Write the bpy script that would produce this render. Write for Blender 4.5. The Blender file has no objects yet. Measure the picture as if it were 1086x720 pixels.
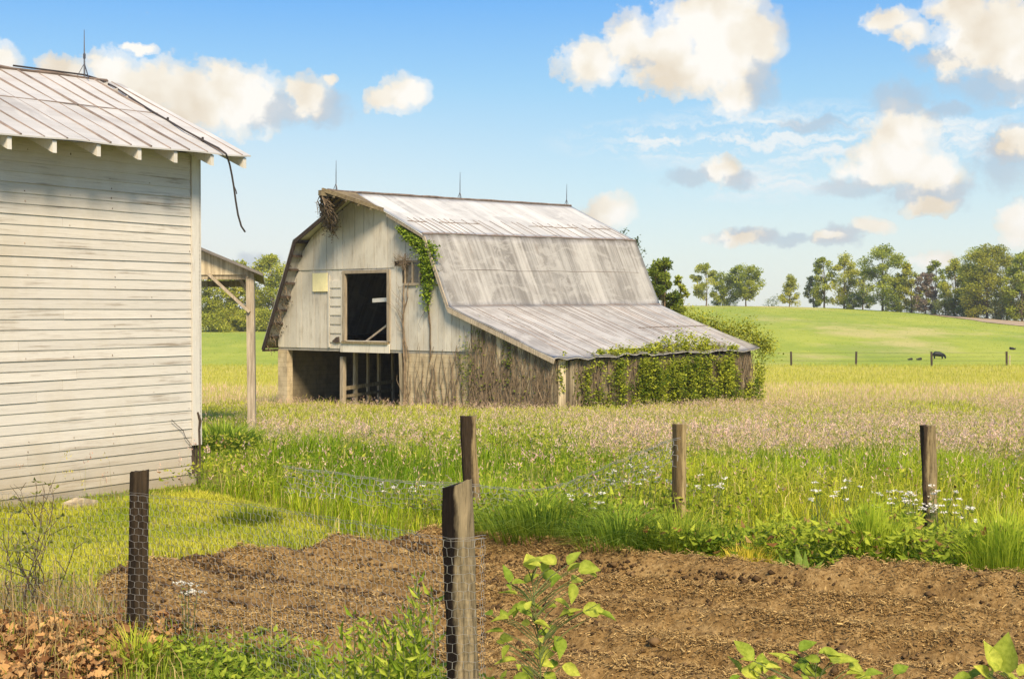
import bpy, math, random
import numpy as np
from mathutils import Vector, Matrix

random.seed(11)
RNG = np.random.default_rng(7)
SC = bpy.context.scene
COL = SC.collection
EYE = 1.7
F = 1500.0                     # focal length in photograph pixels
PITCH = math.atan(30 / F)
CP, SP = math.cos(PITCH), math.sin(PITCH)

# ------------------------------------------------------------------ helpers
def ray(px, py):
    x, u = (px - 543) / F, (360 - py) / F
    return Vector((x, CP + u * SP, -SP + u * CP))

def at(px, py, Y):
    d = ray(px, py)
    d = d * (Y / d.y)
    return Vector((d.x, d.y, d.z + EYE))

def on_ground(px, py, z=0.0):
    d = ray(px, py)
    t = (z - EYE) / d.z
    return Vector((d.x * t, d.y * t, z))

def tag(o, label=None, cat=None, group=None, kind=None):
    if label: o['label'] = label
    if cat: o['category'] = cat
    if group: o['group'] = group
    if kind: o['kind'] = kind
    return o

def empty(name, loc=(0, 0, 0), rz=0.0, label=None, cat=None, group=None):
    o = bpy.data.objects.new(name, None)
    o.empty_display_size = 0.2
    COL.objects.link(o)
    o.location = loc
    o.rotation_euler = (0, 0, rz)
    return tag(o, label, cat, group)

class MB:
    """collects simple shapes, links them as one mesh object; every shape carries a tone value"""
    def __init__(s):
        s.v, s.f, s.t, s.uv = [], [], [], []
    def add(s, vs, fs, tone=1.0, uvs=None):
        b = len(s.v)
        s.v += [tuple(v) for v in vs]
        s.f += [tuple(i + b for i in f) for f in fs]
        s.t += [tone] * len(fs)
        return s
    def box(s, a, b, tone=1.0, m=None):
        x0, y0, z0 = a; x1, y1, z1 = b
        vs = [(x0, y0, z0), (x1, y0, z0), (x1, y1, z0), (x0, y1, z0), (x0, y0, z1), (x1, y0, z1), (x1, y1, z1), (x0, y1, z1)]
        if m is not None: vs = [m @ Vector(v) for v in vs]
        return s.add(vs, [(0, 3, 2, 1), (4, 5, 6, 7), (0, 1, 5, 4), (1, 2, 6, 5), (2, 3, 7, 6), (3, 0, 4, 7)], tone)
    def beam(s, p, q, w, h, up=(0, 0, 1), tone=1.0):
        p, q = Vector(p), Vector(q)
        d = (q - p).normalized()
        r = d.cross(Vector(up))
        if r.length < 1e-4: r = d.cross(Vector((1, 0, 0)))
        r.normalize(); u = r.cross(d)
        vs = []
        for c in (p, q):
            for a, b in ((-1, -1), (1, -1), (1, 1), (-1, 1)):
                vs.append(c + r * (a * w / 2) + u * (b * h / 2))
        return s.add(vs, [(3, 2, 1, 0), (4, 5, 6, 7), (0, 1, 5, 4), (1, 2, 6, 5), (2, 3, 7, 6), (3, 0, 4, 7)], tone)
    def prism(s, poly, v0, v1, ax=1, tone=1.0):
        """polygon in two axes, extruded along axis ax"""
        n = len(poly)
        def mk(p, d):
            l = list(p); l.insert(ax, d); return tuple(l)
        vs = [mk(p, v0) for p in poly] + [mk(p, v1) for p in poly]
        fs = [tuple(range(n)), tuple(range(2 * n - 1, n - 1, -1))]
        fs += [(i, i + n, (i + 1) % n + n, (i + 1) % n) for i in range(n)]
        return s.add(vs, fs, tone)
    def tube(s, pts, rad, n=6, tone=1.0):
        pts = [Vector(p) for p in pts]
        m = len(pts)
        if not hasattr(rad, '__len__'): rad = [rad] * m
        vs, fs = [], []
        for i, p in enumerate(pts):
            d = (pts[min(i + 1, m - 1)] - pts[max(i - 1, 0)])
            if d.length < 1e-9: d = Vector((0, 0, 1))
            d.normalize()
            r = d.cross(Vector((0.31, 0.17, 0.93)))
            if r.length < 1e-3: r = d.cross(Vector((1, 0, 0)))
            r.normalize(); u = r.cross(d)
            for k in range(n):
                a = 2 * math.pi * k / n
                vs.append(p + (r * math.cos(a) + u * math.sin(a)) * rad[i])
        for i in range(m - 1):
            for k in range(n):
                a, b = i * n + k, i * n + (k + 1) % n
                fs.append((a, b, b + n, a + n))
        fs.append(tuple(range(n - 1, -1, -1)))
        fs.append(tuple(range((m - 1) * n, m * n)))
        return s.add(vs, fs, tone)
    def build(s, name, mat, parent=None, smooth=False, loc=None):
        me = bpy.data.meshes.new(name)
        me.from_pydata(s.v, [], s.f)
        at_ = me.attributes.new('tone', 'FLOAT', 'FACE')
        at_.data.foreach_set('value', s.t)
        if smooth: me.polygons.foreach_set('use_smooth', [True] * len(s.f))
        me.materials.append(mat)
        me.update()
        o = bpy.data.objects.new(name, me)
        COL.objects.link(o)
        if parent: o.parent = parent
        if loc is not None: o.location = loc
        return o

def np_obj(name, V, quads, tris, mat, col=None, parent=None, smooth=False):
    """mesh straight from arrays; col = one colour per vertex"""
    me = bpy.data.meshes.new(name)
    V = np.asarray(V, np.float32)
    q = np.zeros((0, 4), np.int32) if quads is None else np.asarray(quads, np.int32)
    t = np.zeros((0, 3), np.int32) if tris is None else np.asarray(tris, np.int32)
    me.vertices.add(len(V)); me.vertices.foreach_set('co', V.ravel())
    loops = np.concatenate([q.ravel(), t.ravel()]).astype(np.int32)
    me.loops.add(len(loops)); me.loops.foreach_set('vertex_index', loops)
    st = np.concatenate([np.arange(len(q)) * 4, len(q) * 4 + np.arange(len(t)) * 3]).astype(np.int32)
    me.polygons.add(len(st)); me.polygons.foreach_set('loop_start', st)
    if smooth: me.polygons.foreach_set('use_smooth', np.ones(len(st), bool))
    me.update(calc_edges=True)
    if col is not None:
        a = me.attributes.new('tint', 'FLOAT_COLOR', 'POINT')
        c = np.ones((len(V), 4), np.float32); c[:, :3] = col
        a.data.foreach_set('color', c.ravel())
    me.materials.append(mat)
    o = bpy.data.objects.new(name, me)
    COL.objects.link(o)
    if parent: o.parent = parent
    return o

# value noise for scatter and terrain
_LAT = np.random.default_rng(3).random((256, 256)).astype(np.float32)
def vnoise(x, y):
    x = np.asarray(x, float); y = np.asarray(y, float)
    xi = np.floor(x).astype(int); yi = np.floor(y).astype(int)
    fx = x - xi; fy = y - yi
    fx = fx * fx * (3 - 2 * fx); fy = fy * fy * (3 - 2 * fy)
    g = lambda a, b: _LAT[a & 255, b & 255]
    return (g(xi, yi) * (1 - fx) * (1 - fy) + g(xi + 1, yi) * fx * (1 - fy) + g(xi, yi + 1) * (1 - fx) * fy + g(xi + 1, yi + 1) * fx * fy)
def fbm(x, y, o=4):
    s, a, t = 0, 1.0, 0
    for i in range(o):
        s = s + a * vnoise(x * 2 ** i + 17.3 * i, y * 2 ** i + 5.1 * i); t += a; a *= .5
    return s / t
def sstep(a, b, x):
    t = np.clip((np.asarray(x, float) - a) / (b - a), 0, 1)
    return t * t * (3 - 2 * t)

# ------------------------------------------------------------------ materials
def new_mat(name):
    m = bpy.data.materials.new(name)
    m.use_nodes = True
    nt = m.node_tree
    b = nt.nodes['Principled BSDF']
    return m, nt, b
def nd(nt, typ, **kw):
    n = nt.nodes.new(typ)
    for k, v in kw.items(): setattr(n, k, v)
    return n
def ramp(nt, fac, stops, interp='LINEAR'):
    r = nd(nt, 'ShaderNodeValToRGB')
    r.color_ramp.interpolation = interp
    e = r.color_ramp.elements
    while len(e) < len(stops): e.new(0.5)
    for i, (p, c) in enumerate(stops):
        e[i].position = p
        e[i].color = (*c, 1) if len(c) == 3 else c
    nt.links.new(fac, r.inputs[0])
    return r.outputs[0]
def noise(nt, vec, scale, detail=5, rough=.6, dist=0.0):
    n = nd(nt, 'ShaderNodeTexNoise')
    n.inputs['Scale'].default_value = scale
    n.inputs['Detail'].default_value = detail
    n.inputs['Roughness'].default_value = rough
    n.inputs['Distortion'].default_value = dist
    nt.links.new(vec, n.inputs['Vector'])
    return n.outputs['Fac']
def mapping(nt, scale=(1, 1, 1), loc=(0, 0, 0), src='Object'):
    tc = nd(nt, 'ShaderNodeTexCoord')
    m = nd(nt, 'ShaderNodeMapping')
    m.inputs['Scale'].default_value = scale
    m.inputs['Location'].default_value = loc
    nt.links.new(tc.outputs[src], m.inputs[0])
    return m.outputs[0]
def mix(nt, a, b, fac, typ='MIX'):
    n = nd(nt, 'ShaderNodeMix', data_type='RGBA', blend_type=typ)
    for s, v in ((6, a), (7, b), (0, fac)):
        if isinstance(v, (int, float)): n.inputs[s].default_value = v
        elif isinstance(v, tuple): n.inputs[s].default_value = (*v, 1) if len(v) == 3 else v
        else: nt.links.new(v, n.inputs[s])
    return n.outputs[2]
def math_(nt, op, a, b=None, clamp=False):
    n = nd(nt, 'ShaderNodeMath', operation=op, use_clamp=clamp)
    for i, v in enumerate((a, b)):
        if v is None: continue
        if isinstance(v, (int, float)): n.inputs[i].default_value = v
        else: nt.links.new(v, n.inputs[i])
    return n.outputs[0]
def tone_of(nt, name='tone'):
    a = nd(nt, 'ShaderNodeAttribute', attribute_name=name)
    return a
def bump(nt, b, h, strength=.4, dist=.02):
    n = nd(nt, 'ShaderNodeBump')
    n.inputs['Strength'].default_value = strength
    n.inputs['Distance'].default_value = dist
    nt.links.new(h, n.inputs['Height'])
    nt.links.new(n.outputs[0], b.inputs['Normal'])

def wood(name, light, dark, grain=(14, 14, .8), stain=None, stain_amt=.5, rough=.85, bstr=.5):
    """weathered timber: grain stretched along local z (or another axis through grain), per-board tone"""
    m, nt, b = new_mat(name)
    vec = mapping(nt, grain)
    g = noise(nt, vec, 1.6, 7, .65, .3)
    big = noise(nt, mapping(nt, (.9, .9, .5)), 1.3, 4)
    c = ramp(nt, g, [(.3, dark), (.62, light)])
    if stain:
        f = ramp(nt, big, [(.42, (0, 0, 0)), (.7, (stain_amt,) * 3)])
        c = mix(nt, c, stain, f)
    t = tone_of(nt)
    c = mix(nt, c, t.outputs['Color'], 1.0, 'MULTIPLY')
    nt.links.new(c, b.inputs['Base Color'])
    b.inputs['Roughness'].default_value = rough
    b.inputs['Specular IOR Level'].default_value = .2
    bump(nt, b, g, bstr, .01)
    return m

def plain(name, c, rough=.7, metal=0.0, var=.25, scale=6.0):
    m, nt, b = new_mat(name)
    n = noise(nt, mapping(nt), scale, 5)
    d = tuple(x * (1 - var) for x in c)
    l = tuple(min(1, x * (1 + var)) for x in c)
    cc = ramp(nt, n, [(.3, d), (.7, l)])
    t = tone_of(nt)
    cc = mix(nt, cc, t.outputs['Color'], 1.0, 'MULTIPLY')
    nt.links.new(cc, b.inputs['Base Color'])
    b.inputs['Roughness'].default_value = rough
    b.inputs['Metallic'].default_value = metal
    return m

def leafy(name, trans=.35, tint=(1, 1, 1), rough=.6):
    """leaf and grass surface, colour from the per-leaf attribute"""
    m, nt, b = new_mat(name)
    a = tone_of(nt, 'tint')
    c = mix(nt, a.outputs['Color'], (*tint, 1), 1.0, 'MULTIPLY')
    if name == 'leaf': c = mix(nt, c, ramp(nt, noise(nt, mapping(nt), 55, 4, .6), [(.35, (.70, .74, .6)), (.62, (1.1, 1.08, 1.1))]), 1.0, 'MULTIPLY')
    nt.links.new(c, b.inputs['Base Color'])
    b.inputs['Roughness'].default_value = rough
    b.inputs['Specular IOR Level'].default_value = .12
    tr = nd(nt, 'ShaderNodeBsdfTranslucent')
    nt.links.new(c, tr.inputs[0])
    mx = nd(nt, 'ShaderNodeMixShader')
    mx.inputs[0].default_value = trans
    out = nt.nodes['Material Output']
    nt.links.new(b.outputs[0], mx.inputs[1]); nt.links.new(tr.outputs[0], mx.inputs[2])
    nt.links.new(mx.outputs[0], out.inputs[0])
    return m

def painted(name, paint, bare, grain, amt=(.56, .70), grime=(.42, .34, .20), gamt=.35, z_dirt=None):
    m, nt, b = new_mat(name)
    vec = mapping(nt, grain)
    g = noise(nt, vec, 1.2, 8, .7, .2)
    fine = noise(nt, mapping(nt, tuple(x * 2.3 for x in grain)), 3.0, 4, .6)
    big = noise(nt, mapping(nt, (1, 1, 1)), 1.7, 5, .6)
    peel = math_(nt, 'ADD', math_(nt, 'MULTIPLY', g, .72), math_(nt, 'MULTIPLY', big, .28))
    f = ramp(nt, peel, [(amt[0], (0, 0, 0)), (amt[1], (1, 1, 1))])
    c = ramp(nt, fine, [(.3, tuple(x * .87 for x in paint)), (.65, paint)])
    gf = ramp(nt, noise(nt, mapping(nt, (.8, .8, .5), (3, 1, 7)), 1.5, 6, .65), [(.45, (0, 0, 0)), (.75, (gamt,) * 3)])
    c = mix(nt, c, grime, gf)
    c = mix(nt, c, bare, f)
    if z_dirt:
        tc = nd(nt, 'ShaderNodeTexCoord'); sx = nd(nt, 'ShaderNodeSeparateXYZ')
        nt.links.new(tc.outputs['Object'], sx.inputs[0])
        zz = math_(nt, 'ADD', sx.outputs[2], math_(nt, 'MULTIPLY', big, z_dirt[2]))
        df = nd(nt, 'ShaderNodeMapRange'); df.inputs[1].default_value = z_dirt[1]; df.inputs[2].default_value = z_dirt[0]
        df.inputs[3].default_value = 0; df.inputs[4].default_value = z_dirt[3]
        nt.links.new(zz, df.inputs[0])
        c = mix(nt, c, (.33, .24, .12), df.outputs[0])
    t = tone_of(nt)
    c = mix(nt, c, t.outputs['Color'], 1.0, 'MULTIPLY')
    nt.links.new(c, b.inputs['Base Color'])
    b.inputs['Roughness'].default_value = .7
    b.inputs['Specular IOR Level'].default_value = .25
    bump(nt, b, peel, .35, .008)
    return m

def metal_roof(name, base, stain, rust, rib=0.0, stain_lo=.45, stain_hi=.62, rust_amt=.5, along=(1.6, .12, .12), spec=.3):
    """sheet metal weathered in streaks that run down the slope (local x/z), sheets change along local y"""
    m, nt, b = new_mat(name)
    st = noise(nt, mapping(nt, (.05, along[0], .05)), 2.2, 6, .66)
    st2 = noise(nt, mapping(nt, (.5, 9, .5)), 1.5, 4, .6)
    big = noise(nt, mapping(nt, (.35, .35, .35)), 1.6, 5, .6, .6)
    s = math_(nt, 'ADD', math_(nt, 'MULTIPLY', st, .62), math_(nt, 'MULTIPLY', big, .38))
    c = mix(nt, base, stain, ramp(nt, s, [(stain_lo, (0, 0, 0)), (stain_hi, (1, 1, 1))]))
    c = mix(nt, c, tuple(x * .72 for x in base), ramp(nt, st2, [(.52, (0, 0, 0)), (.7, (.55, .55, .55))]))
    r = noise(nt, mapping(nt, (.6, 2.2, .6), (4, 2, 1)), 1.5, 7, .7)
    c = mix(nt, c, rust, ramp(nt, r, [(.58, (0, 0, 0)), (.74, (rust_amt,) * 3)]))
    # every sheet has weathered a little differently
    tc = nd(nt, 'ShaderNodeTexCoord'); sx = nd(nt, 'ShaderNodeSeparateXYZ'); nt.links.new(tc.outputs['Object'], sx.inputs[0])
    wn = nd(nt, 'ShaderNodeTexWhiteNoise', noise_dimensions='2D'); cbn = nd(nt, 'ShaderNodeCombineXYZ')
    nt.links.new(math_(nt, 'FLOOR', math_(nt, 'MULTIPLY', sx.outputs[1], 1.55)), cbn.inputs[0])
    nt.links.new(math_(nt, 'FLOOR', math_(nt, 'MULTIPLY', sx.outputs[0], .55)), cbn.inputs[1])
    nt.links.new(cbn.outputs[0], wn.inputs[0])
    sv = ramp(nt, wn.outputs[0], [(0, (.80, .80, .80)), (1, (1.08, 1.08, 1.08))])
    c = mix(nt, c, sv, 1.0, 'MULTIPLY')
    scal = noise(nt, mapping(nt, (.9, .55, .9), (7, 3, 2)), 1.6, 7, .7, 1.2)
    c = mix(nt, c, tuple(x * 1.06 for x in base), ramp(nt, scal, [(.50, (0, 0, 0)), (.58, (.45, .45, .45))]))
    t = tone_of(nt)
    c = mix(nt, c, t.outputs['Color'], 1.0, 'MULTIPLY')
    nt.links.new(c, b.inputs['Base Color'])
    b.inputs['Roughness'].default_value = .6
    b.inputs['Specular IOR Level'].default_value = spec
    if rib:
        w = nd(nt, 'ShaderNodeTexWave', wave_type='BANDS', bands_direction='Y')
        w.inputs['Scale'].default_value = rib
        w.inputs['Distortion'].default_value = .15
        nt.links.new(mapping(nt), w.inputs['Vector'])
        bump(nt, b, w.outputs['Fac'], .5, .02)
    else:
        bump(nt, b, st2, .25, .01)
    return m

M = {}
M['siding'] = painted('shed_siding_paint', (.62, .58, .51), (.30, .25, .19), (.8, 6, 22), (.535, .65), gamt=.5, z_dirt=(0.1, 1.0, .7, .75))
M['trim'] = painted('shed_trim_paint', (.65, .61, .535), (.38, .30, .22), (9, 9, 1.2), (.58, .70), gamt=.25)
M['barn_paint'] = painted('barn_board_paint', (.65, .60, .50), (.31, .26, .19), (6, 6, .5), (.53, .70), gamt=.5, grime=(.40, .335, .235))
M['shutter'] = painted('shutter_paint', (.86, .76, .40), (.5, .43, .26), (4, 4, 1), (.62, .75), gamt=.3)
M['raw'] = wood('weathered_board', (.60, .50, .33), (.23, .175, .105), (9, 9, .6), (.14, .10, .06), .65)
M['grey'] = wood('grey_timber', (.46, .38, .27), (.19, .15, .10), (14, 14, 1.0), (.28, .22, .15), .5)
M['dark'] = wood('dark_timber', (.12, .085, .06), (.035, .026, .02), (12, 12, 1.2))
M['hood'] = wood('hood_timber', (.40, .32, .18), (.14, .10, .055), (9, .8, 9), (.10, .07, .045), .6)
M['post_front'] = None
M['stone'] = None
M['roof_up'] = metal_roof('barn_upper_roof', (.585, .57, .525), (.45, .43, .39), (.36, .26, .20), rib=4.0, rust_amt=.25)
M['roof_steep'] = metal_roof('barn_steep_roof', (.405, .385, .345), (.215, .198, .172), (.26, .18, .13), rust_amt=.4, stain_lo=.42, stain_hi=.56)
M['roof_low'] = metal_roof('barn_lean_roof', (.48, .455, .41), (.315, .285, .25), (.27, .18, .13), rust_amt=.6, stain_lo=.43, stain_hi=.60)
M['roof_shed'] = metal_roof('shed_roof_metal', (.535, .515, .475), (.44, .415, .38), (.40, .29, .22), rust_amt=.35)
M['seam'] = plain('roof_seam', (.26, .20, .16), .6, 0, .3)
M['rusty'] = plain('rusty_ridge', (.16, .115, .085), .8, 0, .4)
M['porch_roof'] = plain('porch_roof', (.16, .14, .12), .7, 0, .3)
M['iron'] = plain('iron', (.10, .10, .11), .5, .6, .3)
M['wire'] = plain('galvanised_wire', (.42, .40, .36), .5, .4, .2, 40)
M['cable'] = plain('dark_cable', (.045, .035, .03), .7, 0, .2)
M['glass'] = plain('dusty_glass', (.10, .085, .06), .25, 0, .4)
M['cattle'] = plain('black_hide', (.012, .010, .010), .6, 0, .3)
M['leaf'] = leafy('leaf', .42)
M['grass'] = leafy('grass_blade', .40)
M['litter'] = leafy('dead_leaf', .12, rough=.8)
M['bark'] = wood('tree_bark', (.20, .15, .10), (.07, .05, .035), (3, 3, .6))
M['tree_leaf'] = leafy('tree_leaf', .5)
M['vine'] = wood('vine_bark', (.26, .19, .12), (.09, .065, .04), (8, 8, 3))
M['stem'] = plain('green_stem', (.10, .13, .03), .7, 0, .3)
M['petal'] = leafy('petal', .25)
M['gravel'] = plain('gravel_track', (.46, .40, .31), .95, 0, .35, 4)
M['track'] = plain('bare_dirt', (.40, .29, .17), .95, 0, .35, .8)

def block_mat(k=1.0):
    m, nt, b = new_mat('block_wall')
    br = nd(nt, 'ShaderNodeTexBrick')
    vec = mapping(nt, (1, 1, 1))
    sx = nd(nt, 'ShaderNodeSeparateXYZ'); nt.links.new(vec, sx.inputs[0])
    cb = nd(nt, 'ShaderNodeCombineXYZ')
    nt.links.new(math_(nt, 'ADD', sx.outputs[0], sx.outputs[1]), cb.inputs[0]); nt.links.new(sx.outputs[2], cb.inputs[1])
    nt.links.new(cb.outputs[0], br.inputs['Vector'])
    br.inputs['Scale'].default_value = 1.0
    br.inputs['Brick Width'].default_value = .42; br.inputs['Row Height'].default_value = .21
    br.inputs['Mortar Size'].default_value = .012
    br.inputs['Color1'].default_value = (.58, .49, .33, 1); br.inputs['Color2'].default_value = (.50, .42, .28, 1)
    br.inputs['Mortar'].default_value = (.42, .35, .23, 1)
    n = noise(nt, mapping(nt, (1.2, 1.2, .7)), 2.2, 7, .65)
    c = mix(nt, br.outputs[0], (.20, .155, .10), ramp(nt, n, [(.45, (0, 0, 0)), (.7, (.75, .75, .75))]))
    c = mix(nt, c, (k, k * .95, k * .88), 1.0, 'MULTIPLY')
    nt.links.new(c, b.inputs['Base Color']); b.inputs['Roughness'].default_value = .95
    bump(nt, b, br.outputs['Fac'], -.4, .01)
    return m
M['stone'] = block_mat(); M['stone_dark'] = block_mat(.36)  # second copy darkened for grime and for the shade inside the barn

def post_mat(name, face, dark, side):
    """old fence post: sound brown wood on one side, the other darkened in colour, part stain, part painted shade"""
    m, nt, b = new_mat(name)
    g = noise(nt, mapping(nt, (26, 26, 1.7)), 2.2, 8, .7, .4)
    fine = noise(nt, mapping(nt, (60, 60, 3)), 3, 3)
    tc = nd(nt, 'ShaderNodeTexCoord'); sx = nd(nt, 'ShaderNodeSeparateXYZ'); nt.links.new(tc.outputs['Object'], sx.inputs[0])
    wob = math_(nt, 'MULTIPLY', math_(nt, 'SUBTRACT', noise(nt, mapping(nt, (9, 9, 2.2)), 1.5, 6), .5), .10)
    xx = math_(nt, 'ADD', sx.outputs[0], wob)
    f = nd(nt, 'ShaderNodeMapRange'); f.inputs[1].default_value = side - .008; f.inputs[2].default_value = side + .010
    nt.links.new(xx, f.inputs[0])
    c = ramp(nt, g, [(.34, tuple(x * .22 for x in face)), (.46, tuple(x * .68 for x in face)), (.62, face)])
    d = ramp(nt, fine, [(.35, tuple(x * .5 for x in dark)), (.7, dark)])
    c = mix(nt, d, c, f.outputs[0])  # one side darkened: stain plus shade put into the colour
    nt.links.new(c, b.inputs['Base Color']); b.inputs['Roughness'].default_value = .9
    b.inputs['Specular IOR Level'].default_value = .15
    bump(nt, b, g, .8, .012)
    return m

def soil_mat():
    m, nt, b = new_mat('tilled_soil')
    n1 = noise(nt, mapping(nt), 9, 8, .7)
    n2 = noise(nt, mapping(nt), 45, 5, .65)
    mp = nd(nt, 'ShaderNodeMapping'); tcs = nd(nt, 'ShaderNodeTexCoord'); nt.links.new(tcs.outputs['Object'], mp.inputs[0])
    mp.inputs['Rotation'].default_value = (0, 0, math.radians(32.5)); mp.inputs['Scale'].default_value = (.35, 3.2, 1)
    n3 = noise(nt, mp.outputs[0], 1.2, 5, .6)
    s = math_(nt, 'ADD', math_(nt, 'MULTIPLY', n1, .5), math_(nt, 'MULTIPLY', n2, .5))
    c = ramp(nt, s, [(.34, (.065, .036, .013)), (.48, (.225, .137, .050)), (.67, (.44, .295, .125))])
    c = mix(nt, c, (.17, .10, .038), ramp(nt, n3, [(.50, (0, 0, 0)), (.66, (.7, .7, .7))]))  # dark streaks along the rows, furrow shade put into the colour
    nt.links.new(c, b.inputs['Base Color']); b.inputs['Roughness'].default_value = 1
    b.inputs['Specular IOR Level'].default_value = .05
    bump(nt, b, s, .9, .03)
    return m
M['soil'] = soil_mat()

def ground_mat():
    m, nt, b = new_mat('ground_cover')
    tc = nd(nt, 'ShaderNodeTexCoord'); sx = nd(nt, 'ShaderNodeSeparateXYZ'); nt.links.new(tc.outputs['Object'], sx.inputs[0])
    y = math_(nt, 'ADD', sx.outputs[1], math_(nt, 'MULTIPLY', math_(nt, 'SUBTRACT', noise(nt, mapping(nt), .12, 4), .5), 14))
    near = ramp(nt, noise(nt, mapping(nt), 5, 7, .7), [(.3, (.10, .08, .025)), (.55, (.20, .20, .035)), (.75, (.30, .30, .06))])
    mid = ramp(nt, noise(nt, mapping(nt, (1, .35, 1)), .8, 7, .7), [(.3, (.40, .38, .06)), (.7, (.60, .50, .13))])
    a = noise(nt, mapping(nt, (.35, .12, 1)), .5, 8, .72)
    a2 = noise(nt, mapping(nt, (.12, .045, 1), (3, 9, 0)), .42, 5, .6)
    far = ramp(nt, a, [(.3, (.29, .34, .050)), (.5, (.35, .39, .060)), (.72, (.41, .43, .075))])
    far = mix(nt, far, (.50, .43, .17), ramp(nt, a2, [(.53, (0, 0, 0)), (.63, (.8, .8, .8))]))
    far = mix(nt, far, (.23, .31, .045), ramp(nt, noise(nt, mapping(nt, (.09, .03, 1), (1, 4, 0)), .6, 8, .7), [(.46, (0, 0, 0)), (.60, (.75, .75, .75))]))
    f1 = nd(nt, 'ShaderNodeMapRange'); f1.inputs[1].default_value = 45; f1.inputs[2].default_value = 85; nt.links.new(y, f1.inputs[0])
    f2 = nd(nt, 'ShaderNodeMapRange'); f2.inputs[1].default_value = 126; f2.inputs[2].default_value = 134; nt.links.new(y, f2.inputs[0])
    c = mix(nt, near, mid, f1.outputs[0]); c = mix(nt, c, far, f2.outputs[0])
    nt.links.new(c, b.inputs['Base Color']); b.inputs['Roughness'].default_value = 1
    b.inputs['Specular IOR Level'].default_value = .05
    bump(nt, b, a, .6, .5)
    return m
M['ground'] = ground_mat()

# ------------------------------------------------------------------ terrain
_PY = np.array([-40, 13, 16, 20, 30, 45, 58, 70, 85, 110, 131, 150.])
_PZ = np.array([0, 0, -.10, -.36, -1.02, -1.75, -2.27, -2.6, -2.9, -3.25, -3.35, -3.4])
_CX = np.array([-300, 210, 300, 560, 720, 830, 900, 960, 1030, 1086, 1300.])
_CY = np.array([353, 351, 349, 336, 324, 325, 327.5, 331, 336, 341, 352.])
def crest(px):
    zc = np.interp(px, [210, 720, 900, 1086], [250, 300, 300, 260])
    return zc, EYE + (330 - np.interp(px, _CX, _CY)) / F * zc
def height(X, Y):
    X = np.asarray(X, float); Y = np.asarray(Y, float)
    px = 543 + F * X / np.maximum(Y, 60)
    zc, hc = crest(px)
    z = np.interp(Y, _PY, _PZ)
    t = np.clip((Y - 150) / (zc - 150), 0, 1)
    hill = -3.4 + (hc + 3.4) * (t * (1.55 - .55 * t))
    z = np.where(Y > 150, hill, z)
    over = np.clip(Y - zc, 0, None)
    z = np.where(Y > zc, hc - np.minimum(over ** 2 * .00030, 9 + over * .004), z)
    z = z + (fbm(X * .25, Y * .25, 3) - .5) * .10 * sstep(13, 30, Y) + (fbm(X * .03, Y * .03, 3) - .5) * .5 * sstep(130, 180, Y) * (1 - sstep(240, 300, Y))
    return z
def gz(x, y): return float(height(np.array([x]), np.array([y]))[0])

ys = np.concatenate([np.arange(-10, 20, .5), np.arange(20, 60, 1.), np.arange(60, 160, 2.5), np.arange(160, 330, 3), np.geomspace(330, 3500, 30)])
aa = np.linspace(-1.0, 1.0, 220)
GX = aa[None, :] * (ys[:, None] + 16); GY = np.repeat(ys[:, None], len(aa), 1)
GZ = height(GX, GY)
V = np.stack([GX, GY, GZ], -1).reshape(-1, 3)
R, C = GX.shape
i = np.arange(R * C).reshape(R, C)
Q = np.stack([i[:-1, :-1], i[:-1, 1:], i[1:, 1:], i[1:, :-1]], -1).reshape(-1, 4)
ground = np_obj('ground', V, Q, None, M['ground'], smooth=True)
tag(ground, 'grassy farmland rolling from the garden up to the tree-lined crest', kind='structure')

def inside(poly, x, y):
    r = np.zeros(np.shape(x), bool)
    n = len(poly)
    for k in range(n):
        x0, y0 = poly[k]; x1, y1 = poly[(k + 1) % n]
        c = (y0 > y) != (y1 > y)
        with np.errstate(divide='ignore', invalid='ignore'):
            xc = (x1 - x0) * (y - y0) / (y1 - y0 + 1e-12) + x0
        r ^= c & (x < xc)
    return r

# ------------------------------------------------------------------ blades and leaves (vectorised)
def blade_arrays(P, h, w, az, lean, col, tipcol=None):
    n = len(P)
    d = np.stack([np.cos(az), np.sin(az), np.zeros(n)], 1)
    ta = az + math.pi / 2 + RNG.normal(0, .5, n)
    s = np.stack([np.cos(ta), np.sin(ta), np.zeros(n)], 1)
    up = np.array([0, 0, 1.])
    mid = P + d * (lean * h * .30)[:, None] + up * (h * .62)[:, None]
    tip = P + d * (lean * h * .95)[:, None] + up * (h * (1 - .30 * lean))[:, None]
    hw = (w / 2)[:, None]
    V = np.stack([P - s * hw, P + s * hw, mid - s * hw * .8, mid + s * hw * .8, tip], 1).reshape(-1, 3)
    b = np.arange(n)[:, None] * 5
    Q = b + np.array([[0, 1, 3, 2]]); T = b + np.array([[2, 3, 4]])
    C = np.repeat(col[:, None, :], 5, 1)
    if tipcol is not None: C[:, 4, :] = tipcol
    return V, Q, T, C.reshape(-1, 3)

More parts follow.
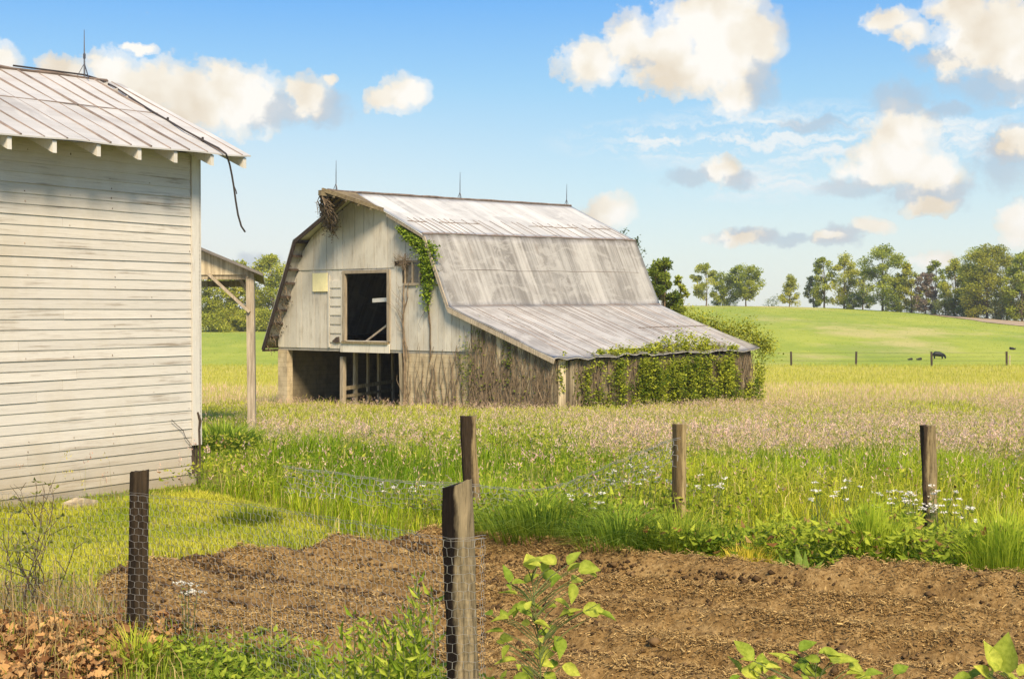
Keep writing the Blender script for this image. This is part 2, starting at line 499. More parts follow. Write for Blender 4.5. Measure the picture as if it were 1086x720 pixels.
def leaf_arrays(P, size, nrm_az, tilt, col, asp=.6, curl=.18, roll=None):
    """pointed leaf of two bent halves: base, left, tip, right + mid line"""
    n = len(P)
    roll = RNG.uniform(-.6, .6, n) if roll is None else roll
    d = np.stack([np.cos(nrm_az) * np.cos(tilt), np.sin(nrm_az) * np.cos(tilt), np.sin(tilt)], 1)
    s0 = np.stack([-np.sin(nrm_az), np.cos(nrm_az), np.zeros(n)], 1)
    u0 = np.cross(d, s0)
    s = s0 * np.cos(roll)[:, None] + u0 * np.sin(roll)[:, None]
    u = np.cross(s, d)
    L = size[:, None]
    base = P; tip = P + d * L - u * L * curl * .6
    m = P + d * L * .42
    l = m - s * L * asp / 2 + u * L * curl * .7
    r = m + s * L * asp / 2 + u * L * curl * .7
    V = np.stack([base, l, tip, r], 1).reshape(-1, 3)
    b = np.arange(n)[:, None] * 4
    T = np.concatenate([b + np.array([[0, 2, 1]]), b + np.array([[0, 3, 2]])])
    C = np.repeat(col[:, None, :], 4, 1).reshape(-1, 3)
    return V, T, C

def cat(parts):
    """join several (V,Q,T,C)"""
    Vs, Qs, Ts, Cs, b = [], [], [], [], 0
    for V, Q, T, Cc in parts:
        Vs.append(V); Cs.append(Cc)
        if Q is not None and len(Q): Qs.append(Q + b)
        if T is not None and len(T): Ts.append(T + b)
        b += len(V)
    return np.concatenate(Vs), (np.concatenate(Qs) if Qs else None), (np.concatenate(Ts) if Ts else None), np.concatenate(Cs)

def lerp_col(a, b, t):
    a = np.array(a); b = np.array(b)
    return a[None] + (b - a)[None] * np.asarray(t)[:, None]

# ------------------------------------------------------------------ barn
BX, BY, BZ, BTH = -6.503, 59.623, EYE - 3.95, -0.717
BL = 14.216
bu = Vector((math.cos(BTH), math.sin(BTH), 0)); bv = Vector((-math.sin(BTH), math.cos(BTH), 0))
def bw(u, v, z): return Vector((BX, BY, BZ)) + bu * u + bv * v + Vector((0, 0, z))
barn = empty('barn', (BX, BY, BZ), BTH, 'weathered gambrel barn with pale board gable, rusty metal roof and vine-covered lean-to', 'barn')

ZR, ZB, ZE, ZLO, ZLE = 8.91, 7.06, 2.33, 4.12, 2.21
UB, UBL, UEL, ULO, ULE = 3.98, -3.45, -5.62, 5.38, 10.82
FLOOR = 2.35
def roof_z(u):
    return float(np.interp(u, [UEL, UBL, 0, UB, ULO, ULE], [ZE, ZB, ZR, ZB, ZLO, ZLE]))

def boards(mb, u0, u1, zb, v0, th, wmin, wmax, holes=(), top=roof_z, gap=.022, tones=(.86, 1.06), drop=.10, ragged=0.0, zt=None):
    u = u0
    while u < u1 - .02:
        w = min(random.uniform(wmin, wmax), u1 - u)
        if u1 - (u + w) < wmin * .4: w = u1 - u
        a, b = u + gap / 2, u + w - gap / 2
        za = (zt if zt is not None else top(a) - drop); zc = (zt if zt is not None else top(b) - drop)
        lo = zb - random.uniform(0, ragged)
        cuts = [lo]
        for h in holes:
            if b > h[0] + .02 and a < h[1] - .02: cuts += [h[2], h[3]]
        cuts.append(None)
        tn = random.uniform(*tones); dv = random.uniform(-.006, .006)
        for k in range(0, len(cuts), 2):
            z0, z1 = cuts[k], cuts[k + 1]
            if z1 is None: mb.prism([(a, z0), (b, z0), (b, max(zc, z0 + .01)), (a, max(za, z0 + .01))], v0 + dv, v0 + dv + th, 1, tn)
            elif z1 - z0 > .01: mb.prism([(a, z0), (b, z0), (b, z1), (a, z1)], v0 + dv, v0 + dv + th, 1, tn)
        u += w

DOOR = (-.90, 1.74, 2.71, 5.57)
WIN = (2.75, 3.58, 5.09, 6.0)
SEAM = 5.74
mb = MB()
boards(mb, -5.36, ULO + 1.0, FLOOR, .12, .03, .32, .52, holes=[DOOR, WIN], top=lambda u: min(roof_z(u) - .1, SEAM + .06), drop=0)
boards(mb, -4.35, 4.55, SEAM, .085, .03, .36, .80, holes=[(2.75, 3.58, SEAM, 6.0)], top=lambda u: max(roof_z(u), SEAM + .12))
mb.box((-5.36, .15, FLOOR - .12), (ULO + 1.0, .3, FLOOR - .002), .55)
mb.build('gable_wall', M['barn_paint'], barn)
# far gable and side walls, loft floor
mb = MB()
boards(mb, -5.36, 4.4, FLOOR, BL - .25, .03, .3, .5, tones=(.7, 1.0))
boards(mb, 4.4, 10.6, -.3, BL - .25, .03, .2, .32, tones=(.6, 1.0))
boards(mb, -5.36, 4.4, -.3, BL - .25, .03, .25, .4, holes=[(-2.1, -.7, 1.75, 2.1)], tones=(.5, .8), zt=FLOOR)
mb.build('far_wall', M['raw'], barn)
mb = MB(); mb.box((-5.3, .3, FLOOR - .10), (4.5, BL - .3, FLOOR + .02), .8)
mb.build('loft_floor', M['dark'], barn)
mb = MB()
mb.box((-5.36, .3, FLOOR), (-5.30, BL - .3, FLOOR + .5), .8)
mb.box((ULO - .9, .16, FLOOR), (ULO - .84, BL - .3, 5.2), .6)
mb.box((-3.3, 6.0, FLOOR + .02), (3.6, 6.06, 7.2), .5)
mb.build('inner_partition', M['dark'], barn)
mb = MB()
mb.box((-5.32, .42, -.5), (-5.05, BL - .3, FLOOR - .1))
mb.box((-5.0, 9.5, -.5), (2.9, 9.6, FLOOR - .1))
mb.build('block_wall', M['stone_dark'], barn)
mb = MB(); mb.box((-5.34, .10, -.6), (-4.72, .42, FLOOR - .125), 1.0)
mb.build('stone_pier', M['stone'], barn)
mb = MB(); mb.box((2.62, .14, -.6), (6.35, .44, FLOOR - .125), 1.0)
mb.build('stone_wall', M['stone'], barn)
mb = MB(); mb.beam((2.52, .2, -.5), (2.42, .2, FLOOR - .12), .17, .16, (0, 1, 0), .9)
mb.build('door_post', M['raw'], barn)
# stall posts and rails
for px, k, w in ((363.5, 0, .19), (376.5, 1, .15), (390, 2, .11), (402, 3, .13), (417, 4, .10)):
    v = .35 + .85 * k
    aX = (px - 543) / F
    u = (aX * (BY + bv.y * v) - BX - bv.x * v) / (bu.x - aX * bu.y)
    mb = MB(); mb.beam((u, v, -.5), (u + random.uniform(-.05, .05), v, FLOOR - .1 - (.25 if k == 0 else 0)), w, w, (0, 1, 0), random.uniform(.8, 1.1))
    mb.build('stall_post', M['grey'], barn)
    if k == 0: p0 = (u, v)
    p1 = (u, v)
mb = MB()
mb.beam((p0[0] + .05, p0[1] - .1, .62), (p1[0], p1[1] - .1, .80), .06, .16, (0, 0, 1), .8)
mb.beam((p0[0] + .05, p0[1] - .1, .28), (p1[0], p1[1] - .1, .42), .05, .12, (0, 0, 1), .6)
mb.build('stall_rail', M['raw'], barn)
# hay door frame, sill, loose boards inside
fr = MB()
fr.box((DOOR[0] - .14, .05, DOOR[2] - .02), (DOOR[0] + .02, .20, DOOR[3] + .10), .95)
fr.box((DOOR[1] - .04, .05, DOOR[2] - .02), (DOOR[1] + .12, .20, DOOR[3] + .10), .9)
fr.box((DOOR[0] + .022, .05, DOOR[3] - .03), (DOOR[1] - .042, .20, DOOR[3] + .10), .85)
frame = fr.build('hay_door_frame', M['grey'], barn)
mb = MB(); mb.box((DOOR[0] - .25, .04, FLOOR - .14), (DOOR[1] + .12, .082, DOOR[2] - .13), 1.12)
mb.build('sill_board', M['barn_paint'], barn)
mb = MB(); mb.box((DOOR[0] - .12, -.02, DOOR[2] - .13), (DOOR[1] + .05, .22, DOOR[2] - .03), .9)
mb.build('sill_ledge', M['hood'], frame)
mb = MB(); mb.beam((.18, .7, 4.40), (1.75, .5, 4.45), .05, .17, (0, 0, 1), 1.3)
mb.build('loose_board', M['trim'], barn)
mb = MB(); mb.beam((-.35, .6, 2.55), (1.75, .5, 3.62), .05, .08, (0, 0, 1), 1.2)
mb.build('leaning_pole', M['grey'], barn)
# shutter, ladder slats, broken patch
mb = MB(); mb.box((-2.93, .045, 4.80), (-1.98, .078, 5.60), 1.1)
sh = mb.build('shutter', M['shutter'], barn); sh['label'] = 'yellowish painted shutter'
mb = MB()
for z in np.linspace(2.62, 4.95, 7):
    mb.box((-1.84, .075, z), (-1.14, .118, z + .30), random.uniform(.85, 1.1))
mb.box((-1.96, .06, 2.4), (-1.86, .117, 5.5), .95); mb.box((-1.12, .06, 2.4), (-1.05, .117, 5.55), .95)
mb.build('slatted_panel', M['barn_paint'], barn)
mb = MB(); mb.add([(-1.7, .06, 2.66), (-1.5, .06, 2.58), (-1.2, .06, 2.62), (-1.22, .06, 2.86), (-1.42, .06, 2.84), (-1.55, .06, 2.76)], [(0, 1, 2, 3, 4, 5)])
mb.build('broken_patch', M['dark'], barn)
# window
fr = MB()
fr.box((WIN[0] - .06, .05, WIN[2] - .09), (WIN[1] + .06, .16, WIN[2] + .005), 1.0)
fr.box((WIN[0] - .05, .055, WIN[2] + .006), (WIN[0] + .03, .16, WIN[3]), .9)
fr.box((WIN[1] - .03, .055, WIN[2] + .006), (WIN[1] + .05, .16, WIN[3]), .9)
fr.box((WIN[0] + .37, .07, WIN[2] + .006), (WIN[0] + .46, .15, WIN[3]), .8)
fr.box((WIN[0] + .031, .06, WIN[3] - .07), (WIN[1] - .031, .15, WIN[3] + .02), .7)
w = fr.build('window', M['grey'], barn)
mb = MB(); mb.box((WIN[0] + .03, .105, WIN[2]), (WIN[1] - .03, .115, WIN[3] - .05))
mb.build('pane', M['glass'], w)
# lean-to front wall, side wall, corner board
mb = MB()
boards(mb, 6.42, 10.55, -.4, .10, .03, .13, .26, tones=(.55, 1.35), gap=.02, ragged=.15)
mb.build('lean_to_wall', M['raw'], barn)
mb = MB()
vv = 1.15
while vv < BL - .2:
    w_ = min(random.uniform(.16, .3), BL - .2 - vv)
    mb.box((10.50, vv + .01, -.4), (10.53, vv + w_ - .01, 2.15 - random.uniform(0, .1)), random.uniform(.4, .8)); vv += w_
mb.box((10.45, .14, -.4), (10.48, 1.15, 2.1), .35)
mb.build('side_wall', M['raw'], barn)
mb = MB(); mb.box((10.52, .46, -.4), (10.57, .86, 2.12), 1.35)
mb.build('corner_board', M['raw'], barn)

# roof sheets
DZ = {'r': .25, 'b': .26, 'l': .11, 'e': .06}
def sheet(name, a, b, mat, v0, v1, th=.045, ns=10, nv=40, sag=.03, eave=0.0, v0b=None):
    """roof plane between two lines (u, z, far rise); a above, b below; uneven like old metal"""
    v0b = v0 if v0b is None else v0b
    U, Vv = np.meshgrid(np.linspace(0, 1, ns + 1), np.linspace(0, 1, nv + 1), indexing='ij')
    vs = (v0 + (v0b - v0) * U) * (1 - Vv) + v1 * Vv
    u = a[0] + (b[0] - a[0]) * U
    z = a[1] + (b[1] - a[1]) * U + (a[2] + (b[2] - a[2]) * U) * np.clip(vs, 0, None) / BL
    z = z + (fbm(vs * .8 + a[0], u * .9, 3) - .5) * 2 * sag * np.minimum(1, 5 * U) + (fbm(vs * 1.6 + 9, u * 0 + 3, 2) - .5) * eave * U ** 4
    n = U.size
    top = np.stack([u, vs, z], -1).reshape(-1, 3)
    bot = top - [0, 0, th]
    idx = np.arange(n).reshape(U.shape)
    q = np.stack([idx[:-1, :-1], idx[:-1, 1:], idx[1:, 1:], idx[1:, :-1]], -1).reshape(-1, 4)
    sg = 1 if b[0] > a[0] else -1
    qs = [q[:, ::-sg], q[:, ::sg] + n]
    def rim(l): 
        l = np.array(l); return np.stack([l[:-1], l[1:], l[1:] + n, l[:-1] + n], -1)
    qs += [rim(idx[0]), rim(idx[-1]), rim(idx[:, 0]), rim(idx[:, -1])]
    o = np_obj(name, np.concatenate([top, bot]), np.concatenate(qs), None, mat, parent=barn)
    at_ = o.data.attributes.new('tone', 'FLOAT', 'FACE')
    at_.data.foreach_set('value', np.ones(len(o.data.polygons), np.float32))
    def surf(s, t):
        f = lambda arr: float(arr[min(ns, max(0, round(s * ns))), min(nv, max(0, round(t * nv)))])
        return Vector((f(u), f(vs), f(z)))
    return o, surf
V0, V1 = -.16, BL + .15
up_r, s_up = sheet('roof', (0, ZR, DZ['r']), (UB, ZB, DZ['b']), M['roof_up'], V0, V1)
sheet('roof', (0, ZR, DZ['r']), (UBL, ZB, DZ['b']), M['roof_up'], V0, V1, v0b=-.6)
st_r, s_st = sheet('steep_roof', (UB + .02, ZB - .02, DZ['b']), (ULO, ZLO, DZ['l']), M['roof_steep'], V0, V1, sag=.04)
sheet('steep_roof', (UBL - .02, ZB - .02, DZ['b']), (UEL, ZE, DZ['e']), M['roof_steep'], -.6, V1)
lo_r, s_lo = sheet('lean_to_roof', (ULO - .02, ZLO + .05, DZ['l']), (ULE, ZLE, DZ['e']), M['roof_low'], V0, V1, ns=14, nv=56, sag=.05, eave=.20)
# raised seams and lap joints
def seams(surf, name, mat, ts, s0=0.0, s1=1.0, r=.02, lift=.012, n=9):
    mb = MB()
    for t in ts:
        a = s0 + random.uniform(0, .03); b = s1 - random.uniform(0, .02)
        mb.tube([surf(a + (b - a) * k / n, t) + Vector((0, 0, lift)) for k in range(n + 1)], r, 4, random.uniform(.6, 1.1))
    return mb.build(name, mat, barn)
def lap(surf, mb, s, t0, t1, r=.02, n=14):
    mb.tube([surf(s, t0 + (t1 - t0) * k / n) + Vector((0, 0, .02)) for k in range(n + 1)], [r * random.uniform(.5, 1.2) for _ in range(n + 1)], 4, random.uniform(.5, 1.0))
mbs = MB()
for k in range(1, 40):
    t = k / 40 + random.uniform(-.004, .004)
    if random.random() < .25: continue
    a = random.choice((0, 0, .1, .3)); b = random.choice((1, 1, .85, .6, .95))
    mbs.tube([s_lo(a + (b - a) * j / 9, t) + Vector((0, 0, .006)) for j in range(10)], random.uniform(.008, .018), 4, random.uniform(.55, 1.5))
mbs.build('roof_seam', M['seam'], barn)
seams(s_up, 'roof_seam', M['seam'], [k / 56 for k in range(3, 56, 1) if (k * 7) % 5 < 2 or k < 14], s0=.62, r=.012)
mb = MB()
lap(s_up, mb, 1.0, 0, 1, .045, 40); lap(s_up, mb, .72, .02, .10); lap(s_up, mb, .72, .14, .32); lap(s_up, mb, .68, .55, .80); lap(s_up, mb, .74, .85, .97, .02)
lap(s_st, mb, 1.0, 0, 1, .04, 40); lap(s_lo, mb, .5, .62, 1.0, .018); lap(s_st, mb, .5, .10, .6, .010); lap(s_st, mb, .52, .6, .95, .010)
mb.build('lap_joint', M['seam'], barn)
mb = MB(); mb.tube([(0, V0 - 1.5 + (V1 - V0 + 1.5) * k / 30, ZR + .03 + max(0, DZ['r'] * (V0 - 1.5 + (V1 - V0 + 1.5) * k / 30) / BL) + random.uniform(-.015, .015)) for k in range(31)], .05, 6)
mb.build('ridge_cap', M['rusty'], barn)
# verge boards
mb = MB()
mb.beam((ULO + .02, V0 + .02, ZLO - .13), (ULE, V0 + .02, ZLE - .13), .05, .17, (0, 0, 1), 1.25)
mb.beam((UB + .05, V0 + .03, ZB - .12), (ULO + .02, V0 + .03, ZLO - .13), .04, .14, (0, 0, 1), 1.3)
mb.beam((UB, V0 + .03, ZB - .11), (1.9, V0 + .03, roof_z(1.9) - .11), .04, .12, (0, 0, 1), .8)
mb.build('verge_board', M['grey'], barn)
mb = MB()
for (a, b) in (((UBL, ZB), (UEL, ZE)), ((-1.2, roof_z(-1.2)), (UBL, ZB))):
    mb.beam((a[0] + .06, -.57, a[1] - .14), (b[0] + .06, -.57, b[1] - .10), .05, .18, (0, 0, 1), .45)
for k in range(9):
    s = k / 8; u = UBL + (UEL - UBL) * s; z = ZB + (ZE - ZB) * s
    mb.beam((u + .05, -.58, z - .12), (u + .05, .3, z - .12), .08, .1, (0, 0, 1), .8)
mb.build('verge_framing', M['dark'], barn)
# hay hood
tip = (0, -1.95, ZR + .02)
hl, hr = (-1.55, -.25, roof_z(-1.75)), (1.75, -.17, roof_z(1.75) + .02)
def slab(a, b, c, th):
    vs = [Vector(a), Vector(b), Vector(c)]; lo = [x - Vector((0, 0, th)) for x in vs]
    return vs + lo, [(0, 1, 2), (5, 4, 3), (0, 3, 4, 1), (1, 4, 5, 2), (2, 5, 3, 0)]
hood = MB()
v_, f_ = slab((0, -.15, ZR + .03), tip, hr, .07); hood.add(v_, f_, .75)
v_, f_ = slab((0, -.15, ZR + .03), hl, tip, .07); hood.add(v_, f_, .7)
hood.beam((0, .4, ZR - .16), (0, -2.1, ZR - .12), .16, .22, (0, 0, 1), .6)
hood.beam(tip, hr, .06, .16, (0, 0, 1), .6); hood.beam(tip, hl, .06, .16, (0, 0, 1), .6)
for k in range(1, 5):
    s = k / 5
    hood.beam(Vector(tip).lerp(Vector(hl), s) - Vector((0, 0, .13)), Vector((0, -1.95 + 1.8 * s, ZR - .13)), .07, .09, (0, 0, 1), .7)
    hood.beam(Vector(tip).lerp(Vector(hr), s) - Vector((0, 0, .13)), Vector((0, -1.95 + 1.8 * s, ZR - .13)), .07, .09, (0, 0, 1), .8)
hood.build('hay_hood', M['hood'], barn)
# lightning rods
for v, h, bent in ((-1.2, 1.25, 0), (6.3, 1.2, 0), (BL - .2, 1.05, 0)):
    z = ZR + .03 + max(0, .25 * v / BL)
    mb = MB()
    mb.tube([(0, v, z), (0, v, z + h * .5), (0.01, v, z + h)], [.022, .018, .008], 5)
    for a in (0, 2.1, 4.2): mb.tube([(.12 * math.cos(a), v + .12 * math.sin(a), z), (0, v, z + .3)], .012, 4)
    mb.build('lightning_rod', M['iron'], barn)

# ------------------------------------------------------------------ white shed
SX, SY = -3.157, 14.2
STH = math.atan2(.851, .525)
shed = empty('shed', (SX, SY, 0), STH, 'white clapboard shed with peeling paint and pale metal roof', 'shed')
SLEN, SDEP = 5.4, 2.9
EZ = lambda s: EYE + 1.546 + .03 * (s - .288)        # eave height along the wall
RZ = lambda s: EYE + 2.43 + .04 * (s - .288)
WTOP = EYE + 1.60
def clap(mb, x0, x1, y, z0, z1, expo, out=-1, ax='x', rake=None):
    z = z0
    while z < z1 - .01:
        zt = min(z + expo, z1)
        cuts = [x0]
        if random.random() < .55: cuts.append(random.uniform(x0 + .8, x1 - .4))
        cuts.append(x1)
        for a, b in zip(cuts[:-1], cuts[1:]):
            t = random.uniform(.93, 1.05); j = random.uniform(-.002, .002); bow = random.choice((0, 0, 0, .004))
            A, B = a, b
            if rake:
                A, B = max(a, rake(z)[0]), min(b, rake(z)[1])
                if B - A < .02: continue
            n = max(1, int((B - A) / .6)); 
            prof = [(out * (.013 + bow), z), (out * .013, z + .004), (out * .004, zt + .012), (0, zt + .012), (0, z)]
            ring = []
            for k in range(n + 1):
                xx = A + .0015 + (B - A - .003) * k / n; wv = (vnoise(xx * 1.3 + z * 50, z * 31) - .5) * .006
                for (o, zz) in prof:
                    ring.append((xx, y + o, zz + j + wv) if ax == 'x' else (y - o, xx, zz + j + wv))
            fs = []
            for k in range(n):
                for q in range(5):
                    c0, c1 = k * 5 + q, k * 5 + (q + 1) % 5
                    fs.append((c0, c0 + 5, c1 + 5, c1) if ax == 'x' else (c0, c1, c1 + 5, c0 + 5))
            fs.append((0, 1, 2, 3, 4)); fs.append(tuple(n * 5 + q for q in (4, 3, 2, 1, 0)))
            mb.add(ring, fs, t)
        z = zt
mb = MB()
clap(mb, -SLEN, -.10, 0, .075, WTOP - .05, .0915)
mb.build('wall', M['siding'], shed)
mb = MB()
rk = lambda z: (max(.02, .02 + (z - 3.25) / (.88) * 1.45) if z > 3.25 else .02, min(SDEP - .02, SDEP - .02 - (z - 3.25) / .88 * 1.45) if z > 3.25 else SDEP - .02)
clap(mb, .02, SDEP - .02, 0, .075, EYE + 2.38, .0915, ax='y', rake=rk)
mb.build('gable_end', M['siding'], shed)
nl = MB()
for k in range(36):
    z = .075 + .0915 * k + .02
    for xs_ in np.arange(-.14, -SLEN, -.49):
        if random.random() < .22:
            xx_ = xs_ + random.uniform(-.03, .03); nl.box((xx_ - .0025, -.0175, z - .003), (xx_ + .0025, -.010, z + random.uniform(.001, .014)), random.uniform(.8, 2.2))
nl.build('nail_stains', M['rusty'], shed)['kind'] = 'stuff'
mb = MB(); mb.box((-SLEN, .003, -.1), (-.002, SDEP, WTOP - .03)); mb.build('core_wall', M['dark'], shed)
mb = MB()
mb.box((-.096, -.028, .36), (.012, -.001, WTOP + .02), 1.0); mb.box((-.001, -.028, .36), (.026, .085, WTOP + .02), .95)
mb.build('corner_board', M['trim'], shed)
mb = MB(); mb.box((-SLEN, .02, -.35), (-.02, SDEP - .02, .070)); mb.build('foundation', M['stone'], shed)
mb = MB(); mb.box((-SLEN, -.004, -.12), (-.03, .018, .072), .85); mb.build('skirt_board', M['siding'], shed)
# rafter tails
for s in (.262, -.2, -.69, -1.146, -1.63, -2.12, -2.59, -3.08, -3.57):
    z = EZ(s)
    mb = MB()
    sl = .88 / 1.85
    mb.prism([(-.40, z - .115), (-.40, z - .012), (.15, z + .55 * sl - .015), (.15, z + .55 * sl - .13)], s - .022, s + .022, 0, random.uniform(.95, 1.08))
    mb.build('rafter_tail', M['trim'], shed)
mb = MB()
mb.add([(-SLEN, -.41, EZ(-SLEN) - .004), (.288, -.41, EZ(.288) - .004), (.288, .02, EZ(.288) + .43 * .476 - .008), (-SLEN, .02, EZ(-SLEN) + .43 * .476 - .008)], [(0, 1, 2, 3)])
mb.build('eave_board', M['trim'], shed)
def shed_roof(s, w):
    """w = 0 at the eave, 1 at the ridge"""
    return Vector((s, -.42 + 1.85 * w, EZ(s) + (RZ(s) - EZ(s)) * w))
def slope_obj(name, flip):
    ns, nw = 44, 14
    vs, fs = [], []
    for th in (0, .014):
        for i_ in range(ns + 1):
            for j_ in range(nw + 1):
                s = -SLEN - .3 + (SLEN + .3 + .33) * i_ / ns; w = j_ / nw
                p = shed_roof(s, w); p.z += (vnoise(s * 2.1 + 40, w * 4) - .5) * .018 - th + .012
                if flip: p.y = 2 * (-.42 + 1.85) - p.y
                vs.append(p)
    n = (ns + 1) * (nw + 1)
    for i_ in range(ns):
        for j_ in range(nw):
            a = i_ * (nw + 1) + j_; q = (a, a + nw + 1, a + nw + 2, a + 1)
            fs.append(q if not flip else q[::-1]); q2 = tuple(x + n for x in q); fs.append(q2[::-1] if not flip else q2)
    rimv = [i_ * (nw + 1) for i_ in range(ns + 1)]
    fs += [(a, a + n, b + n, b) for a, b in zip(rimv[:-1], rimv[1:])]
    e = [ns * (nw + 1) + j_ for j_ in range(nw + 1)]
    fs += [(a, b, b + n, a + n) for a, b in zip(e[:-1], e[1:])]
    mb = MB(); mb.add(vs, fs); return mb.build(name, M['roof_shed'], shed)
slope_obj('roof', False); slope_obj('roof', True)
mb = MB(); mbt = MB()
for k, s in enumerate(np.arange(.205, -SLEN, -.245)):
    big = k % 2 == 1
    pts = [shed_roof(s, w) + Vector((0, 0, .014)) for w in np.linspace(0, 1, 8)]
    (mb if big else mbt).tube(pts, .013 if big else .007, 5, random.uniform(.7, 1.0) if big else random.uniform(.9, 1.15))
mb.build('roof_seam', M['seam'], shed); mbt.build('thin_seam', M['seam'], shed)
mb = MB()
mb.tube([shed_roof(s, .52) + Vector((0, 0, .020)) for s in np.linspace(-SLEN, .0, 30)], [.007 * random.uniform(.5, 1.3) for _ in range(30)], 4)
mb.build('lap_joint', M['seam'], shed)
mb = MB()
mb.tube([shed_roof(s, 1.0) + Vector((0, 0, .02 + random.uniform(-.006, .006))) for s in np.linspace(-SLEN, .14, 24)], [random.uniform(.012, .026) for _ in range(24)], 5)
mb.build('ridge_cap', M['rusty'], shed)
smat = Matrix.Translation((SX, SY, 0)) @ Matrix.Rotation(STH, 4, 'Z')
sinv = smat.inverted()
def on_shed_roof(px, py):
    o = sinv @ Vector((0, 0, EYE)); d = sinv.to_3x3() @ ray(px, py)
    p0 = shed_roof(-1, 0); nrm = (shed_roof(0, 0) - p0).cross(shed_roof(-1, 1) - p0)
    t = (p0 - o).dot(nrm) / d.dot(nrm)
    return o + d * t
# lightning rod on the ridge and its conductor
rp = on_shed_roof(87.5, 84.5)
rp = shed_roof(rp.x, 1.0) + Vector((0, 0, .02))
mb = MB()
mb.tube([rp, rp + Vector((0, 0, .22)), rp + Vector((0, 0, .5))], [.010, .008, .003], 5)
mb.tube([rp + Vector((0, 0, .20)), rp + Vector((0, 0, .25))], .014, 6)
for a in (.3, 2.4, 4.5): mb.tube([rp + Vector((.09 * math.cos(a), .09 * math.sin(a), -.02)), rp + Vector((0, 0, .15))], .005, 4)
mb.build('lightning_rod', M['iron'], shed)
pts = [shed_roof(rp.x - .9, 1) + Vector((0, 0, .05)), rp + Vector((0, 0, .03))] + [on_shed_roof(*p) + Vector((0, 0, .03 + .012 * (i % 2))) for i, p in enumerate(((104, 87), (122, 97), (145, 111), (162, 123), (178, 131), (196, 143), (215, 152), (232, 162), (240, 167)))]
def shed_px(px, py, s): 
    o = sinv @ Vector((0, 0, EYE)); d = sinv.to_3x3() @ ray(px, py); t = (-.43 - o.y) / d.y
    return o + d * t
pts += [shed_px(*p, 0) for p in ((243.5, 174), (246, 186), (248, 198), (250, 213), (252.5, 228), (256, 240), (260, 246))]
mb = MB(); mb.tube(pts, .010, 5); 
for p in (6, 8): mb.tube([pts[p] + Vector((0, 0, .03)), pts[p] - Vector((0, 0, .03))], .012, 4)
mb.tube([shed_px(248, 197, 0), shed_px(250.5, 203, 0), shed_px(251, 206, 0)], .006, 4)
mb.build('conductor_cable', M['cable'], shed)
def on_wall(px, py, y=-.035):
    o = sinv @ Vector((0, 0, EYE)); d = sinv.to_3x3() @ ray(px, py); t = (y - o.y) / d.y
    return o + d * t
mb = MB(); mb.tube([on_wall(*p) for p in ((182, 445), (188, 451), (194, 456), (197, 464), (203, 472), (208, 479), (211, 486))], .004, 4)
mb.build('loose_wire', M['cable'], shed)
mb = MB(); mb.tube([on_wall(*p, -.03) for p in ((209.5, 437), (212, 446), (211, 455), (211.5, 470), (212, 482), (211.5, 496))], [.012, .02, .012, .014, .01, .012], 5)
mb.build('split_edge', M['dark'], shed)
for (px, py, lab) in ((82, 530, 'flat dark stone lying against the base of the white shed'),):
    p = on_ground(px, 541)
    mb = MB(); mb.prism([(-.15, -.05), (.13, -.05), (.15, .07), (.02, .10), (-.13, .06)], -.06, .07, 1)
    o = mb.build('stone', M['raw'], loc=(p.x, p.y + .05, 0)); o.rotation_euler.z = .9
    tag(o, lab, 'stone')

# ------------------------------------------------------------------ open machine shed behind
PY0, PY1 = 34.7, 45.5
pb = at(268, 438, PY0)
pgz = gz(pb.x, PY0)
porch = empty('open_shed', (pb.x, PY0, pgz), 0, 'open-sided grey shed with sloping roof on braced posts behind the white shed', 'shed')
S0 = PY0 / F     # metres per photograph pixel at the front bay
def pl(px, py, Y=PY0): return at(px, py, Y) - Vector((pb.x, PY0, pgz))
dx = 0.0
def rear(px, py):  # same building line, one bay back
    return pl(px, py, PY1)
mb = MB()
a, b, c = pl(196, 256), pl(281, 289), pl(196, 292)
mb.prism([(pl(196, 260).x, pl(196, 260).z), (pl(196, 291.5).x, pl(196, 291.5).z), (pl(272, 291.5).x, pl(272, 291.5).z), (pl(272, 287).x, pl(272, 287).z)], -.04, .04, 1, 1.0)
mb.build('gable_panel', M['raw'], porch)
bxr = rear(265, 300).x - pl(265, 300).x
mb = MB()
A, B = pl(190, 252), pl(281, 290)
off = Vector((bxr, PY1 - PY0, 0))
A2, B2 = A + off + Vector((0, .6, 0)), B + off + Vector((0, .6, 0))
A1, B1 = A - Vector((0, .3, 0)), B - Vector((0, .3, 0))
t_ = Vector((0, 0, .07))
mb.add([A1, B1, B2, A2, A1 - t_, B1 - t_, B2 - t_, A2 - t_], [(0, 1, 2, 3), (7, 6, 5, 4), (0, 4, 5, 1), (1, 5, 6, 2), (2, 6, 7, 3), (3, 7, 4, 0)])
mb.build('roof', M['porch_roof'], porch)
for k, o_ in enumerate((Vector((0, 0, 0)), off)):
    top = pl(266, 290).z
    xx = pl(265.5, 290).x + o_.x
    gzz = gz(pb.x + xx, PY0 + o_.y) - pgz
    mb = MB(); mb.beam((xx + .03, o_.y, gzz - .4), (xx, o_.y, top), .19, .17, (0, 1, 0), 1.0); mb.build('post', M['grey'], porch)
    mb = MB(); mb.beam((xx, o_.y - .1 if k == 0 else o_.y, pl(264, 331).z), (xx - 1.05 + .05, o_.y - .1 if k == 0 else o_.y, pl(224, 291).z), .06, .14, (0, 1, 0), 1.1); mb.build('brace', M['grey'], porch)
    mb = MB(); mb.beam((xx - 2.2, o_.y + .06, top - .05), (xx + .1, o_.y + .06, top - .05), .12, .2, (0, 0, 1), .7); mb.build('tie_beam', M['raw'], porch)
xx = pl(265.5, 290).x
mb = MB(); mb.beam((xx, .1, top - .55), (xx - .45, .9, top - .04), .06, .13, (0, 0, 1), .95); mb.build('brace', M['grey'], porch)
